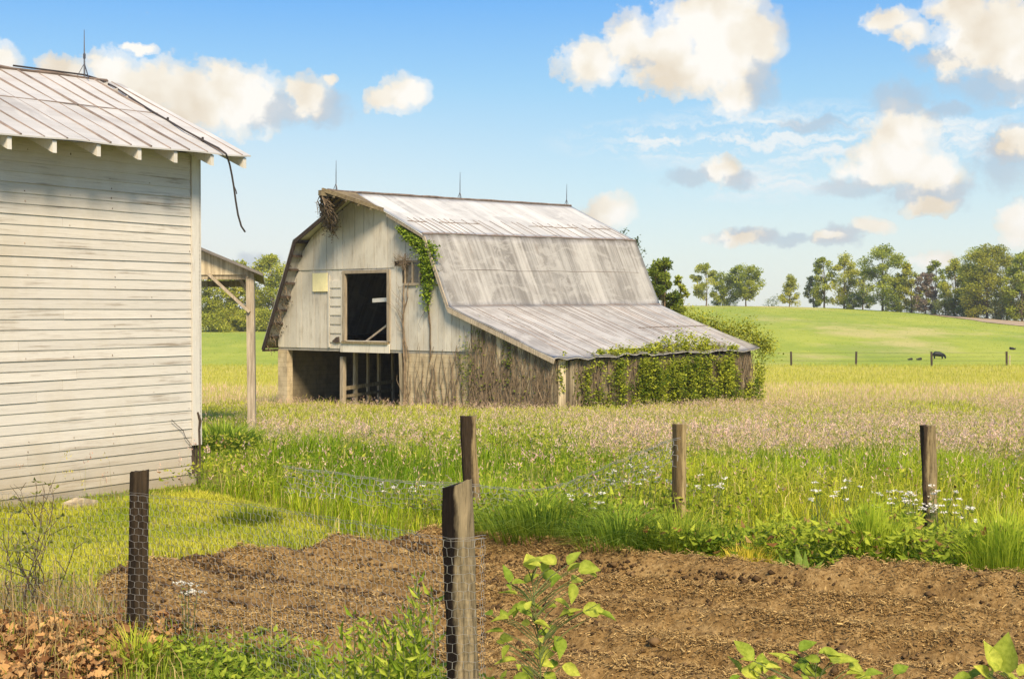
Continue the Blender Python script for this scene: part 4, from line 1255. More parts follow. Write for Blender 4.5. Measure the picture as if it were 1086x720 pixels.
# pasture fence
FY = 131.0
fen = empty('pasture_fence', (0, FY, 0), 0, 'thin wire fence on dark posts along the foot of the green pasture', 'fence')
xs = []
for px in (669, 752, 839.5, 908, 988.5, 1068, 1150):
    if 300 < px < 640: continue
    x_ = (px - 543) / F * FY; g_ = gz(x_, FY); xs.append((x_, g_))
    mb = MB(); mb.tube([(x_, 0, g_ - .3), (x_ + random.uniform(-.06, .06), 0, g_ + 1.32)], .10, 7, .8); mb.build('post', M['dark'], fen)
xs.sort()
for k, hh in enumerate((.45, .85, 1.2)):
    for sel in (xs,):
        mb = MB(); mb.tube([(a, -.06, g_ + hh) for a, g_ in sel], .008, 4); mb.build('wire', M['iron'], fen)
mb = MB(); x_ = (1071.5 - 543) / F * FY
mb.tube([(x_, .1, gz(x_, FY) - .2), (x_, .1, gz(x_, FY) + .95)], .06, 6, 1.6); mb.build('brace_post', M['grey'], fen)

# ------------------------------------------------------------------ leaf-bearing plants
def leaves_obj(name, P, size, col0, col1, parent, asp=.6, tilt=(.1, .45), az=None, curl=.2, mat='leaf', loc=None, tvar=None):
    P = np.asarray(P, float); n = len(P)
    t = np.clip(RNG.random(n) if tvar is None else tvar + RNG.normal(0, .2, n), 0, 1)
    V, T, Cc = leaf_arrays(P, np.asarray(size) * RNG.uniform(.7, 1.25, n), RNG.uniform(0, 6.28, n) if az is None else np.asarray(az), RNG.normal(tilt[0], tilt[1], n), lerp_col(col0, col1, t), asp, curl)
    return np_obj(name, V, None, T, M[mat], Cc, parent)

# ivy and dead vines on the barn
def ivy(label, spots, size, c0, c1, stems=(), name='ivy', catg='climbing plant', group=None, tvar=None):
    """spots: arrays of barn-frame points; the plant stands on the ground at its first stem"""
    root = empty(name, (BX, BY, BZ), BTH, label, catg, group)
    if len(spots): leaves_obj('leaves', spots, size, c0, c1, root, .75, (-.35, .45), tvar=tvar)
    if stems:
        mb = MB()
        for pts, r in stems: mb.tube(pts, r if hasattr(r, '__len__') else [r * (1 - .6 * k / (len(pts) - 1)) for k in range(len(pts))], 5, random.uniform(.6, 1.2))
        mb.build('stems', M['vine'], root)
    return root
def wiggle(u0, z0, u1, z1, v, n=10, amp=.08):
    out = []; ph = random.random() * 9
    for k in range(n + 1):
        s = k / n
        out.append((u0 + (u1 - u0) * s + amp * math.sin(ph + s * 7) * (.3 + s) + random.uniform(-.03, .03), v + random.uniform(-.015, .01), z0 + (z1 - z0) * s))
    return out
# green ivy hanging under the gable edge
pts = []
for k in range(3600):
    s = RNG.random() ** .9
    u = 2.6 + 1.62 * min(1, s * 1.7) + RNG.normal(0, .10) - (.35 * max(0, s - .62)) ; z = roof_z(min(u, 3.95)) - .25 - abs(RNG.normal(0, .16)) - max(0, s - .5) * 5.2 * RNG.random() ** .7 - .3 * RNG.random() * min(1, s * 2)
    wid = .08 + .48 * math.exp(-((s - .58) / .26) ** 2)
    pts.append((u + RNG.normal(0, wid * .45), .03 - abs(RNG.normal(0, .10)), z))
ivy('bright green ivy hanging below the barn gable edge beside the small window', pts, .125, (.14, .25, .015), (.46, .56, .06),
    [(wiggle(4.18, 2.0, 4.2, 6.2, .06), .035), (wiggle(4.15, 3.4, 3.75, 6.4, .06), .02), (wiggle(4.2, 5.2, 4.9, 5.6, .05, 6), .015), (wiggle(4.15, 4.6, 3.6, 3.2, .05, 6, .15), .012), (wiggle(4.2, 3.8, 3.7, 5.2, .05, 6, .15), .012)])
st_ = [(wiggle(2.72, -.3, 2.76, 6.3, .04, 16, .05), .06), (wiggle(2.85, 2.0, 2.7, 4.2, .03, 8, .10), .04), (wiggle(2.8, 4.1, 3.1, 5.3, .04, 6, .08), .03)]
for k in range(46): st_.append((wiggle(2.75 + random.uniform(-.1, .1), 5.9 + random.uniform(-.3, .25), 2.75 + random.uniform(-.75, .65), 6.15 + random.uniform(-.45, .35), .0, 5, .08), .010))
for k in range(10): st_.append((wiggle(2.72, random.uniform(2.6, 5), 2.72 + random.uniform(-1.1, -.2), random.uniform(2.8, 5.2), .03, 6, .12), .009))
ivy('bare dark vine climbing the gable between the hay door and the window', [], .1, None, None, st_, 'dry_vine')
st_ = []; lf = []
for k in range(34):
    u = random.uniform(2.7, 6.4); st_.append((wiggle(u, -.2, u + random.uniform(-.5, .5), random.uniform(1.2, 2.7), .08, 8, .10), random.uniform(.012, .032)))
for k in range(220):
    u = random.uniform(6.4, 10.5); st_.append((wiggle(u, -.2, u + random.uniform(-.6, .6), min(roof_z(u) - .2, random.uniform(.8, 4)), .045, 8, .12), random.uniform(.008, .024)))
for (cu, cz, ru, rz, n_) in ((6.15, 1.9, .22, .55, 150), (6.9, 2.9, .14, .4, 60), (6.5, 1.2, .3, .5, 60), (8.4, 2.2, .2, .5, 130), (7.5, 1.0, .6, .4, 50), (9.6, 1.2, .5, .4, 30), (4.6, .5, 1.4, .3, 40)):
    lf += [(cu + RNG.normal(0, ru), .03 - abs(RNG.normal(0, .03)), cz + RNG.normal(0, rz)) for _ in range(n_)]
ivy('tangle of dry brown vine stems over the lean-to boards with few green sprigs', lf, .10, (.10, .16, .02), (.34, .38, .06), st_, 'dry_vine')
# thick ivy on the side wall
pts, tv_ = [], []
def ivy_clump(v, z, off, r, n_, t):
    for _ in range(n_):
        d_ = RNG.normal(0, 1, 3); q = (10.58 + off + d_[0] * r * .35, v + d_[1] * r * .8, z + d_[2] * r)
        if q[0] < 10.53: q = (10.54 + RNG.random() * .1, q[1], q[2])
        if q[2] > 2.05 and q[0] < ULE: q = (q[0], q[1], max(q[2], roof_z(q[0]) + .03 + RNG.random() * .15))
        if q[2] < -.25 or q[1] < .3: continue
        pts.append(q); tv_.append(t)
for k in range(380):
    v = RNG.uniform(1.9, BL) if k < 220 else (RNG.uniform(4.0, BL - 1.5) if k < 350 else RNG.uniform(11.5, BL)); z = RNG.uniform(-.1, 2.1)
    if vnoise(v * 1.3 + 2, z * .6 + 3) < .27: continue
    if v > 12.2 and z > 1.7 or (v < 3.2 and RNG.random() < .5): continue
    off = abs(RNG.normal(0, .24)) + .05 * z
    t = RNG.random() * .7 + .12 * z / 2
    for j in range(RNG.integers(2, 5)): ivy_clump(v + RNG.normal(0, .06), z - j * .22, off * (1 - .15 * j), RNG.uniform(.10, .20), int(RNG.integers(14, 30)), t)
for k in range(120):
    v = np.clip(RNG.normal(8.3, 2.6), 3, 12.6); hi = .85 * math.exp(-((v - 8.6) / 2.7) ** 2)
    ivy_clump(v, 2.15 + RNG.random() * hi, .18 - RNG.random() * .45, RNG.uniform(.10, .22), int(RNG.integers(18, 36)), RNG.uniform(.5, 1.0))
for k in range(26): ivy_clump(BL + .15 + RNG.random() * .3, RNG.uniform(-.1, 2.1), .05 + RNG.random() * .25, RNG.uniform(.14, .24), 26, RNG.uniform(.3, .9))
for k in range(10): ivy_clump(4.2 + RNG.normal(0, .5), 2.2 + RNG.random() * .25, .1, .14, 24, .7)
for k in range(7): ivy_clump(.62 + RNG.normal(0, .08), 2.05 - RNG.random() * 1.0, -.02, .12, 22, .55)
for k in range(6): ivy_clump(1.4 + RNG.random() * .8, RNG.random() * 1.5, .0, .14, 16, .3)
st_ = []
for k in range(230):
    v = random.uniform(1.2, BL); q_ = [(10.58 + random.uniform(0, .12), v + .25 * math.sin(s * 5 + k) * s + random.uniform(-.05, .05), -.2 + 2.3 * s) for s in np.linspace(0, 1, 7)]
    st_.append((q_, random.uniform(.010, .025)))
for k in range(60):
    v = random.uniform(6, 12); st_.append(([(10.7 + random.uniform(-.5, .2), v + random.uniform(-.3, .3) * s, 2.25 + .4 * s) for s in np.linspace(0, 1, 4)], .010))
ivy('thick green ivy smothering the side wall of the lean-to', pts, .115, (.09, .16, .012), (.62, .64, .07), st_, tvar=np.array(tv_))
# bushy growth beyond the lean-to far edge
pts = []
for k in range(3400):
    s = RNG.random() ** .75; u = 6.3 + 5.0 * s
    amp = .12 + .85 * (.35 + vnoise(s * 9., 2.5)) * math.exp(-((s - .72) / .25) ** 2)
    pts.append((u + RNG.normal(0, .12), BL + .25 + abs(RNG.normal(0, .35)), roof_z(u) + .02 + RNG.normal(0, .25) + amp * RNG.random() ** 1.3))
st_ = []
for k in range(40):
    u = random.uniform(8, 11.6); st_.append(([(min(u, 10.2), BL + .5, 0), (min(u, 10.3), BL + .45, roof_z(min(u, 10.8))), (u + random.uniform(-.1, .4), BL + .4, roof_z(min(u, 10.8)) + random.uniform(.2, .9))], .010))
ivy('yellow-green bush sprouting above the far edge of the lean-to roof', pts, .11, (.24, .30, .02), (.60, .58, .06), st_, 'shrub', 'shrub')
pts = [(3.98 + a + RNG.normal(0, .10), BL + .2 + RNG.normal(0, .08), 7.3 + b_ + RNG.normal(0, .12)) for a, b_, n_ in ((.0, .0, 60), (.35, -.55, 22), (-.75, .42, 26), (.65, -1.3, 16)) for _ in range(n_)]
ivy('small dark ivy sprigs poking past the far corner of the barn roof', pts, .12, (.05, .09, .012), (.14, .19, .03), [([(3.9, BL + .1, 4.0), (3.95, BL + .18, 6.9), (4.0, BL + .2, 7.3)], .02)])
# dead vine clump and debris under the hay hood and down the steep edge
st_ = []; pts = []
for k in range(150):
    a = random.uniform(0, 1); c_ = Vector(tip).lerp(Vector(hl), a) - Vector((0, 0, .2))
    st_.append(([c_ + Vector((random.uniform(-.2, .2), random.uniform(-.2, .2), 0)), c_ + Vector((random.uniform(-.3, .3), random.uniform(-.2, .4), -random.uniform(.15, .5))), c_ + Vector((random.uniform(-.3, .4), random.uniform(-.1, .5), -random.uniform(.3, .85)))], random.uniform(.012, .03)))
for k in range(700):
    a = random.random() ** .8; c_ = Vector(tip).lerp(Vector(hl), a)
    pts.append((c_.x + RNG.normal(0, .16), c_.y + RNG.normal(.12, .16), c_.z - .15 - abs(RNG.normal(0, .33))))
ivy('dead brown vine clump hanging under the hay hood', pts, .10, (.05, .032, .02), (.24, .17, .10), st_, 'dry_vine')
st_ = []; pts = []
for k in range(24):
    s = random.uniform(.4, 1); u = UBL + (UEL - UBL) * s; z = ZB + (ZE - ZB) * s
    st_.append((wiggle(u + .06, z - .1, u + random.uniform(.1, .4), z - random.uniform(.2, .6), random.uniform(-.5, -.1), 4, .04), random.uniform(.012, .03)))
for k in range(110):
    s = RNG.random() ** .4; u = UBL + (UEL - UBL) * s; z = ZB + (ZE - ZB) * s
    pts.append((u + .08 + abs(RNG.normal(0, .10)) * (.6 + s), RNG.uniform(-.55, .05), z - .12 + RNG.normal(0, .05)))
ivy('wisps of dead vine under the steep roof edge facing the white shed', pts, .10, (.035, .026, .016), (.17, .13, .07), st_, 'dry_vine')

# ------------------------------------------------------------------ trees
def tree(label, px, ytop, wpx, Y, kind='round', col=((.07, .13, .018), (.20, .26, .045)), n=2600, leaf=.30, base=None, group='trees along the crest', name='tree', gap=1.0, sink=0):
    x = (px - 543) / F * Y; g = gz(x, Y) if base is None else base
    H = at(px, ytop, Y).z - g; W = 1.2 * wpx / F * Y; leaf *= 1.35
    root = empty(name, (x, Y, g), 0, label, 'tree', group)
    rs = np.random.default_rng(int(px * 7 + ytop)); rd = random.Random(int(px * 3))
    mb = MB()
    lx, ly = rd.uniform(-.05, .05) * H, rd.uniform(-.04, .04) * H
    sp = [Vector((lx * s + .03 * H * math.sin(3 * s + px) * s, ly * s, -sink - .3 + (H * .93 + .3 + sink) * s)) for s in np.linspace(0, 1, 9)]
    r0 = max(.08, .016 * H)
    mb.tube(sp, [r0 * (1.25 if k == 0 else 1) * (1 - .85 * k / 8) + .015 for k in range(9)], 7)
    clumps = []
    N = {'round': 34, 'narrow': 30, 'cone': 34, 'layer': 44, 'sparse': 22, 'big': 64, 'heart': 40}[kind]
    for k in range(N):
        t = (k + rs.random()) / N
        if kind == 'cone': zf = .10 + .86 * t; rad = .5 * (1.02 - t) ** .8 + .03
        elif kind == 'narrow': zf = .08 + .87 * t; rad = .5 * math.sin(math.pi * (.15 + .84 * t)) ** .7
        elif kind == 'layer': zf = .16 + .80 * t; rad = .5 * (math.sin(math.pi * min(1, .18 + .78 * t))) ** .6
        elif kind == 'sparse': zf = .20 + .77 * t; rad = .48 * math.sin(math.pi * (.15 + .75 * t)) ** .6
        elif kind == 'heart': zf = .22 + .73 * t; rad = .5 * min(1, (.25 + 1.5 * t)) * (1 - max(0, t - .75) * 1.2)
        else: zf = .05 + .89 * t; rad = .5 * math.sin(math.pi * (.18 + .74 * t)) ** .55
        a = rs.random() * 6.283 + k * 2.4; q_ = rs.random() ** .45
        c = np.array([math.cos(a) * rad * W * q_ + lx * zf, math.sin(a) * rad * W * q_ + ly * zf, zf * H])
        r = W * (.15 if kind in ('big', 'round', 'heart') else .15 if kind != 'sparse' else .12) * rs.uniform(.7, 1.35) * gap
        clumps.append((c, r))
        s0 = max(.12, zf - .12 - .22 * q_); i0 = sp[0].lerp(sp[-1], (s0 * H + .3) / (H * .93 + .3))
        m_ = i0.lerp(Vector(c), .55) + Vector((0, 0, .03 * H))
        mb.tube([i0, m_, c], [r0 * .34 * (1 - .5 * zf), r0 * .2 * (1 - .5 * zf), .012], 4)
    mb.build('trunk', M['bark'], root)
    Ps, ts = [], []
    per = max(30, int(n * 2.2 / N))
    for c, r in clumps:
        m_ = int(per * rs.uniform(.6, 1.4)); v = rs.normal(0, 1, (m_, 3)); v /= np.linalg.norm(v, axis=1)[:, None]
        rr_ = (rs.random(m_) ** .45)[:, None] * r
        p = c + v * rr_ * np.array([1.1, 1.1, .62 if kind == 'layer' else .82])
        Ps.append(p); ts.append(np.full(m_, rs.uniform(.15, .85)))
    P = np.concatenate(Ps); tv = np.concatenate(ts)
    leaves_obj('crown', P, np.full(len(P), leaf), col[0], col[1], root, .75, (0, .6), tvar=tv, mat='tree_leaf')
    return root
G1 = ((.22, .29, .03), (.54, .57, .075)); G2 = ((.30, .35, .035), (.66, .64, .10)); G3 = ((.14, .20, .03), (.34, .40, .07)); GP = ((.24, .18, .13), (.42, .34, .25)); GD = ((.25, .29, .08), (.52, .53, .19))
zcr = lambda px: crest(px)[0]
tg = 'three trees standing together on the crest beyond the barn'
tree('thin loose-crowned tree leaning at one end of the three on the crest', 749, 280, 27, zcr(749) - 2, 'sparse', G2, 1500, group=tg)
tree('small rounded tree in the middle of the three on the crest', 768, 289, 27, zcr(768) + 3, 'round', G1, 2200, group=tg)
tree('dense heart-shaped tree at the end of the three nearest the small conical tree', 791, 281, 31, zcr(790) - 2, 'heart', G1, 2800, group=tg)
tree('small lone conical tree between the group of three and the long tree row', 837, 292, 20, zcr(837), 'cone', G2, 1300, leaf=.26)
tree('short pale tree at the thin end of the long tree row', 863, 291, 14, zcr(863) + 4, 'round', GD, 900)
tree('tall narrow dark tree second from the thin end of the row', 874, 271, 20, zcr(876), 'narrow', G1, 2000)
tree('pale tall tree with feathery top beside the narrow dark tree', 895, 269, 28, zcr(895) - 2, 'narrow', G2, 2400, gap=1.15)
tree('low pale tree filling the gap before the broad layered tree', 915, 284, 18, zcr(915) + 6, 'round', GD, 1200)
tree('broad tree with layered branches, tallest in the middle of the row', 936, 261, 42, zcr(936) - 3, 'layer', G1, 3600)
tree('small bushy tree just past the broad layered tree', 952, 289, 18, zcr(952), 'round', G2, 1200)
tree('yellow-green round-topped tree between the layered tree and a dark purple one', 967, 278, 22, zcr(967) + 2, 'round', G2, 1800)
tree('dark purplish small tree low in the row', 981, 288, 20, zcr(981) - 3, 'round', GP, 1500)
tree('tall thin green tree rising behind the purplish tree', 992, 274, 17, zcr(992) + 6, 'narrow', G1, 1700)
tree('loose light green tree near the start of the dirt track', 1012, 273, 25, zcr(1012) - 2, 'narrow', G2, 2100, gap=1.1)
tree('medium dull green tree between the light tree and the great oak-like tree', 1027, 282, 18, zcr(1027) + 3, 'round', GD, 1500)
tree('huge dense olive tree, largest crown of the row', 1047, 259, 46, zcr(1047) - 4, 'big', ((.27, .29, .035), (.58, .57, .09)), 5200)
tree('wide dark green tree shoulder to shoulder with the huge olive tree', 1035, 261, 30, zcr(1035) + 8, 'big', G1, 3000)
tree('grey-green full tree close behind the huge olive tree', 1068, 268, 26, zcr(1068) + 6, 'big', GD, 2600)
tree('tall green tree cut by the edge of the photo above the dirt track', 1084, 264, 30, zcr(1084) - 3, 'big', G1, 3400)
tree('green tree at the far end past the dirt track', 1108, 262, 34, zcr(1108), 'big', G2, 2600)
for i_, (px, yt, w_, lab) in enumerate(((946, 313, 20, 'low shrub below the bushy tree past the layered tree'), (1003, 316, 26, 'low dark shrub between the thin green tree and the loose light tree'), (1030, 318, 22, 'low shrub under the medium dull green tree'), (1062, 318, 26, 'low shrub at the foot of the huge olive tree'), (905, 312, 16, 'low shrub between the pale tall tree and the low pale tree'))):
    tree(lab, px, yt, w_, zcr(px) - 4, 'round', GD if i_ % 2 else G3, 900, leaf=.24, group='shrubs under the tree row', name='shrub')
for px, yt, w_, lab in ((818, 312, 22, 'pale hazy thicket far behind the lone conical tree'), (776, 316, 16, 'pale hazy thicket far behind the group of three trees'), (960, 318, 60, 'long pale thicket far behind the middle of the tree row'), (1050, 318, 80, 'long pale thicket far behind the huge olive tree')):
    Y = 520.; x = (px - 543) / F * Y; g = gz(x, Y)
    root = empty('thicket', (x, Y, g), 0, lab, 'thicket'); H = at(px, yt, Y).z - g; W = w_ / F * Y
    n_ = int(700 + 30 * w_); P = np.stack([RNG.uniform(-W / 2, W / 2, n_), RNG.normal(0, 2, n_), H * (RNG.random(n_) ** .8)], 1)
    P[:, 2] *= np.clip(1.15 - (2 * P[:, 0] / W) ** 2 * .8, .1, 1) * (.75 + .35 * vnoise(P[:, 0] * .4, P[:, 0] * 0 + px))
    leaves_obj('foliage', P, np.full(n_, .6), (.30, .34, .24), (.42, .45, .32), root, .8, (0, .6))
# trees by the barn and behind the open shed
Y = 92.
tree('dark leafy tree rising just behind the barn lean-to roof', 703, 269, 30, Y, 'big', ((.11, .17, .02), (.36, .42, .065)), 5200, leaf=.17, group=None, gap=.95)
tree('thin half-bare tree beside the leafy one behind the lean-to', 716, 290, 20, Y + 1, 'sparse', G1, 1300, leaf=.13, group=None)
tg = 'trees behind the open shed'
tree('big green tree between the open shed post and the barn', 290, 268, 40, 250, 'big', G2, 4600, group=tg, gap=1.1)
tree('green tree showing under the open shed roof next to the white shed wall', 222, 279, 40, 246, 'big', G2, 4200, group=tg)
tree('broad green tree in the middle of the view under the open shed roof', 250, 274, 36, 252, 'big', G2, 4200, group=tg)
tree('darker tree half hidden behind the open shed post', 267, 284, 20, 262, 'round', G1, 1800, group=tg, gap=.9)
tree('dark green tree mostly hidden behind the barn roof', 312, 276, 30, 256, 'big', G1, 3200, group=tg)
for px, w_, lab in ((232, 34, 'low hedge bush at the foot of the trees under the open shed roof'), (282, 26, 'low hedge bush at the foot of the big tree between post and barn'), (258, 20, 'low hedge bush behind the open shed post')):
    tree(lab, px, 330, w_, 244, 'round', G2, 1300, leaf=.28, group='bushes behind the open shed', name='bush', gap=1.3)

# ------------------------------------------------------------------ cattle
def cow(label, px, py, Y, length, facing=1, lying=False):
    b = at(px, py, Y); g = gz(b.x, Y); s = length / 2.0
    vs, es, rad = [], [], []
    def v(p, r): vs.append((p[0] * facing * s, p[1] * s, p[2] * s)); rad.append(r * s * 1.35); return len(vs) - 1
    z0 = .42 if lying else .84
    a = v((-.75, 0, z0 + .05), .26); b1 = v((-.3, 0, z0), .33); c = v((.2, 0, z0), .34); d = v((.62, 0, z0 + .03), .28)
    n1 = v((.95, 0, z0 - .18), .17); hd = v((1.12, 0, z0 - .52 if not lying else z0 + .05), .15); mz = v((1.22, 0, z0 - .76 if not lying else z0 - .05), .09)
    es += [(a, b1), (b1, c), (c, d), (d, n1), (n1, hd), (hd, mz)]
    for x_, y_, top in ((-.72, .18, a), (-.72, -.18, a), (.6, .16, d), (.6, -.16, d)):
        if lying: k1 = v((x_ + .15, y_ * 1.5, .22), .12); k2 = v((x_ + .42, y_ * 1.6, .08), .06); es += [(top, k1), (k1, k2)]
        else:
            k1 = v((x_ - (.05 if x_ < 0 else 0), y_, .55), .10); k2 = v((x_ + .02, y_, .25), .06); k3 = v((x_, y_, 0.02), .06); es += [(top, k1), (k1, k2), (k2, k3)]
    t1 = v((-.98, 0, z0 + .1), .05); t2 = v((-1.02, 0, max(.15, z0 - .45)), .03); es += [(a, t1), (t1, t2)]
    me = bpy.data.meshes.new('cow'); me.from_pydata(vs, es, [])
    o = bpy.data.objects.new('cow', me); COL.objects.link(o); o.location = (b.x, Y, g)
    sk = o.modifiers.new('skin', 'SKIN'); sk.use_smooth_shade = True
    for i_, r in enumerate(rad): me.skin_vertices[0].data[i_].radius = (r, r)
    me.skin_vertices[0].data[1].use_root = True
    sb = o.modifiers.new('smooth', 'SUBSURF'); sb.levels = 1; sb.render_levels = 1
    me.materials.append(M['cattle'])
    for sg in (-1, 1):
        mb = MB(); mb.add([(1.02 * facing * s, .1 * sg * s, (vs[hd][2] / s + .12) * s), (.98 * facing * s, .3 * sg * s, (vs[hd][2] / s + .12) * s), (1.08 * facing * s, .14 * sg * s, (vs[hd][2] / s + .02) * s)], [(0, 1, 2)])
        mb.build('ear', M['cattle'], o)
    return tag(o, label, 'cow', 'black cattle in the pasture')
cow('black cow grazing head down beside a pasture fence post', 995.5, 378, 150, 1.25, 1)
cow('black calf lying low in the grass, nearest to the grazing cow', 975, 380, 146, .55, -1, True)
cow('black calf lying by itself farther along the fence from the cow', 965.5, 380, 146, .5, -1, True)
cow('black calf lying in the pasture near the pale brace post', 1073.5, 373, 165, .7, 1, True)

# ------------------------------------------------------------------ clumps and wild plants
def clump(label, px, py, n, h, spread, col0, col1, lean=.35, wd=.006, group=None, z=None):
    p = on_ground(px, py); root_z = gz(p.x, p.y)
    r = RNG.random(n) ** .6 * spread; a = RNG.uniform(0, 6.283, n)
    P = np.stack([np.cos(a) * r, np.sin(a) * r, np.zeros(n) - .01], 1)
    az_ = a + RNG.normal(0, .5, n)
    hh = h * RNG.uniform(.5, 1.1, n) * (1 - .35 * r / spread)
    c = lerp_col(col0, col1, RNG.random(n))
    t_ = blade_arrays(P, hh, wd * RNG.uniform(.6, 1.4, n), az_, np.clip(lean * (.4 + 1.2 * r / spread) + RNG.normal(0, .12, n), .02, 1.3), c, c * 1.15)
    o = np_obj('grass_clump', *t_[:3], M['grass'], t_[3]); o.location = (p.x, p.y, root_z)
    return tag(o, label, 'grass clump', group)
GC = 'grass clumps along the garden edge'
clump('upright bright green grass clump next to the knotty post', 925, 607, 1080, 0.60, .17, (.232, .350, .019), (.580, .647, .062), .22, .006, GC)
clump('large bright grass clump at the edge of the garden where the photo ends', 1066, 622, 1560, 0.60, .26, (.232, .350, .019), (.557, .630, .062), .3, .006, GC)
clump('arching dark green clump left of the straight square-cut post', 660, 590, 1080, 0.50, .34, (.116, .210, .016), (.371, .473, .047), .85, .007, GC)
clump('wide drooping dark clump in front of the crooked post', 575, 577, 1200, 0.58, .40, (.116, .210, .016), (.394, .490, .047), .9, .007, GC)
clump('grass clump around the foot of the straight square-cut post', 722, 592, 720, 0.48, .25, (.186, .280, .019), (.557, .595, .062), .6, .006, GC)
clump('yellow feathery low clump by the dock leaves', 795, 606, 600, 0.26, .16, (.603, .560, .047), (1.160, .875, .125), .4, .004, GC)
clump('dark tall weeds beside the open shed post', 236, 446, 900, 0.60, .8, (.116, .193, .019), (.371, .473, .047), .5, .03, None)
clump('dark grass tuft at the corner of the lawn', 262, 556, 600, 0.26, .25, (.139, .210, .019), (.418, .455, .047), .7, .006, None)
clump('green grass tuft at the foot of the black flat-sided post', 142, 716, 312, 0.31, .10, (.278, .385, .023), (.742, .735, .078), .5, .005, None)
clump('long grass tuft in the meadow just behind the crooked post', 515, 548, 960, 0.48, .40, (.209, .333, .019), (.557, .630, .062), .55, .007, None)

def wild(name, label, catg, loc, stems, leaf_size, leaf_cols, asp, per, flower=None, group=None, stem_r=.004, tilt=(.25, .35), leaf_from=.15, shape='alt'):
    """upright plant: several stems with leaves set along them, optional flower heads at the tips"""
    root = empty(name, loc, 0, label, catg, group)
    mb = MB(); P, A, S = [], [], []; F_ = []
    for (h, lx, ly, bx_, by_) in stems:
        pts = [Vector((bx_ + lx * s ** 1.4, by_ + ly * s ** 1.4, h * s)) for s in np.linspace(0, 1, 7)]
        mb.tube([Vector((0, 0, -.06))] + pts, [stem_r] + [stem_r * (1 - .6 * k / 6) for k in range(7)], 5)
        for k in range(per):
            s = leaf_from + (1 - leaf_from) * (k + .5) / per
            j = min(5, int(s * 6)); q = pts[j].lerp(pts[j + 1], s * 6 - j)
            P.append(tuple(q)); A.append(k * 2.4 + random.uniform(-.4, .4)); S.append(leaf_size * (1.15 - .45 * s) * random.uniform(.75, 1.2))
        F_.append(pts[-1])
    mb.build('stem', M['stem'], root)
    if P: leaves_obj('leaves', P, S, leaf_cols[0], leaf_cols[1], root, asp, tilt, az=A)
    if flower:
        size, nf, c0, c1, spread = flower
        for q in F_:
          fp = [(q.x + random.gauss(0, spread), q.y + random.gauss(0, spread), q.z + random.uniform(-.5, .3) * spread) for k in range(nf)]
          fp = np.repeat(np.array(fp), 5, 0); n_ = len(fp)
          V, T, Cc = leaf_arrays(fp, np.full(n_, size), np.tile(np.arange(5) * 1.257, n_ // 5) + RNG.normal(0, .2, n_), RNG.normal(.25, .3, n_), lerp_col(c0, c1, RNG.random(n_)), .7, .1)
          np_obj('flower_head', V, None, T, M['petal'], Cc, root)
    return root
def stems_rand(n, h, spread, lean=.12):
    return [(h * random.uniform(.7, 1.08), random.gauss(0, lean), random.gauss(0, lean), random.gauss(0, spread), random.gauss(0, spread)) for _ in range(n)]
WF = 'white wildflowers at the garden edge'
for px, py, h, n_, sp, lab in ((985, 588, .46, 16, .10, 'white-flowered plant growing right against the knotty post'), (955, 590, .44, 14, .10, 'white-flowered plant between the bright clump and the knotty post'), (1010, 592, .38, 10, .12, 'looser white-flowered plant on the far side of the knotty post'),
                              (893, 578, .42, 12, .12, 'white-flowered plant behind the upright bright clump'), (675, 552, .42, 14, .14, 'white-flowered plant under the sagging wire'), (748, 556, .36, 10, .12, 'white-flowered plant beyond the straight square-cut post'), (640, 572, .34, 8, .14, 'sparse white-flowered plant among the drooping dark clumps'), (432, 548, .28, 8, .2, 'low white-flowered plant in the grass before the crooked post')):
    p = on_ground(px, py); p.z = gz(p.x, p.y)
    wild('wildflower', lab, 'wildflower', p, stems_rand(n_, h, sp, .06), .05, ((.14, .22, .03), (.34, .40, .06)), .4, 6, (.017, 4, (.80, .74, .62), (.90, .86, .76), .016), WF)
p = on_ground(200, 690)
wild('wildflower', 'pale spindly flower spikes at the front edge of the soil', 'wildflower', p, stems_rand(4, .32, .05, .03), .03, ((.30, .32, .08), (.46, .44, .14)), .4, 6, (.014, 7, (.74, .70, .55), (.85, .82, .70), .022), None)
# dock plant
p = on_ground(848, 617); p.z = gz(p.x, p.y)
root = empty('dock_plant', p, 0, 'dock plant with large pale green leaves at the soil edge', 'plant')
mb = MB()
mb.tube([(0, 0, -.02), (0, 0, .05)], .012, 6); mb.build('stem', M['stem'], root)
aa_ = np.array([0.2, 1.5, 2.7, 3.5, 4.4, 5.3, 1.0, 3.0]); n_ = len(aa_)
V, T, Cc = leaf_arrays(np.zeros((n_, 3)) + [0, 0, .03], np.array([.19, .21, .18, .20, .17, .16, .19, .20]), aa_, np.array([.45, .95, .5, .3, .45, .35, .8, .7]), lerp_col((.16, .26, .03), (.34, .44, .08), RNG.random(n_)), .36, .25)
np_obj('leaves', V, None, T, M['leaf'], Cc, root)
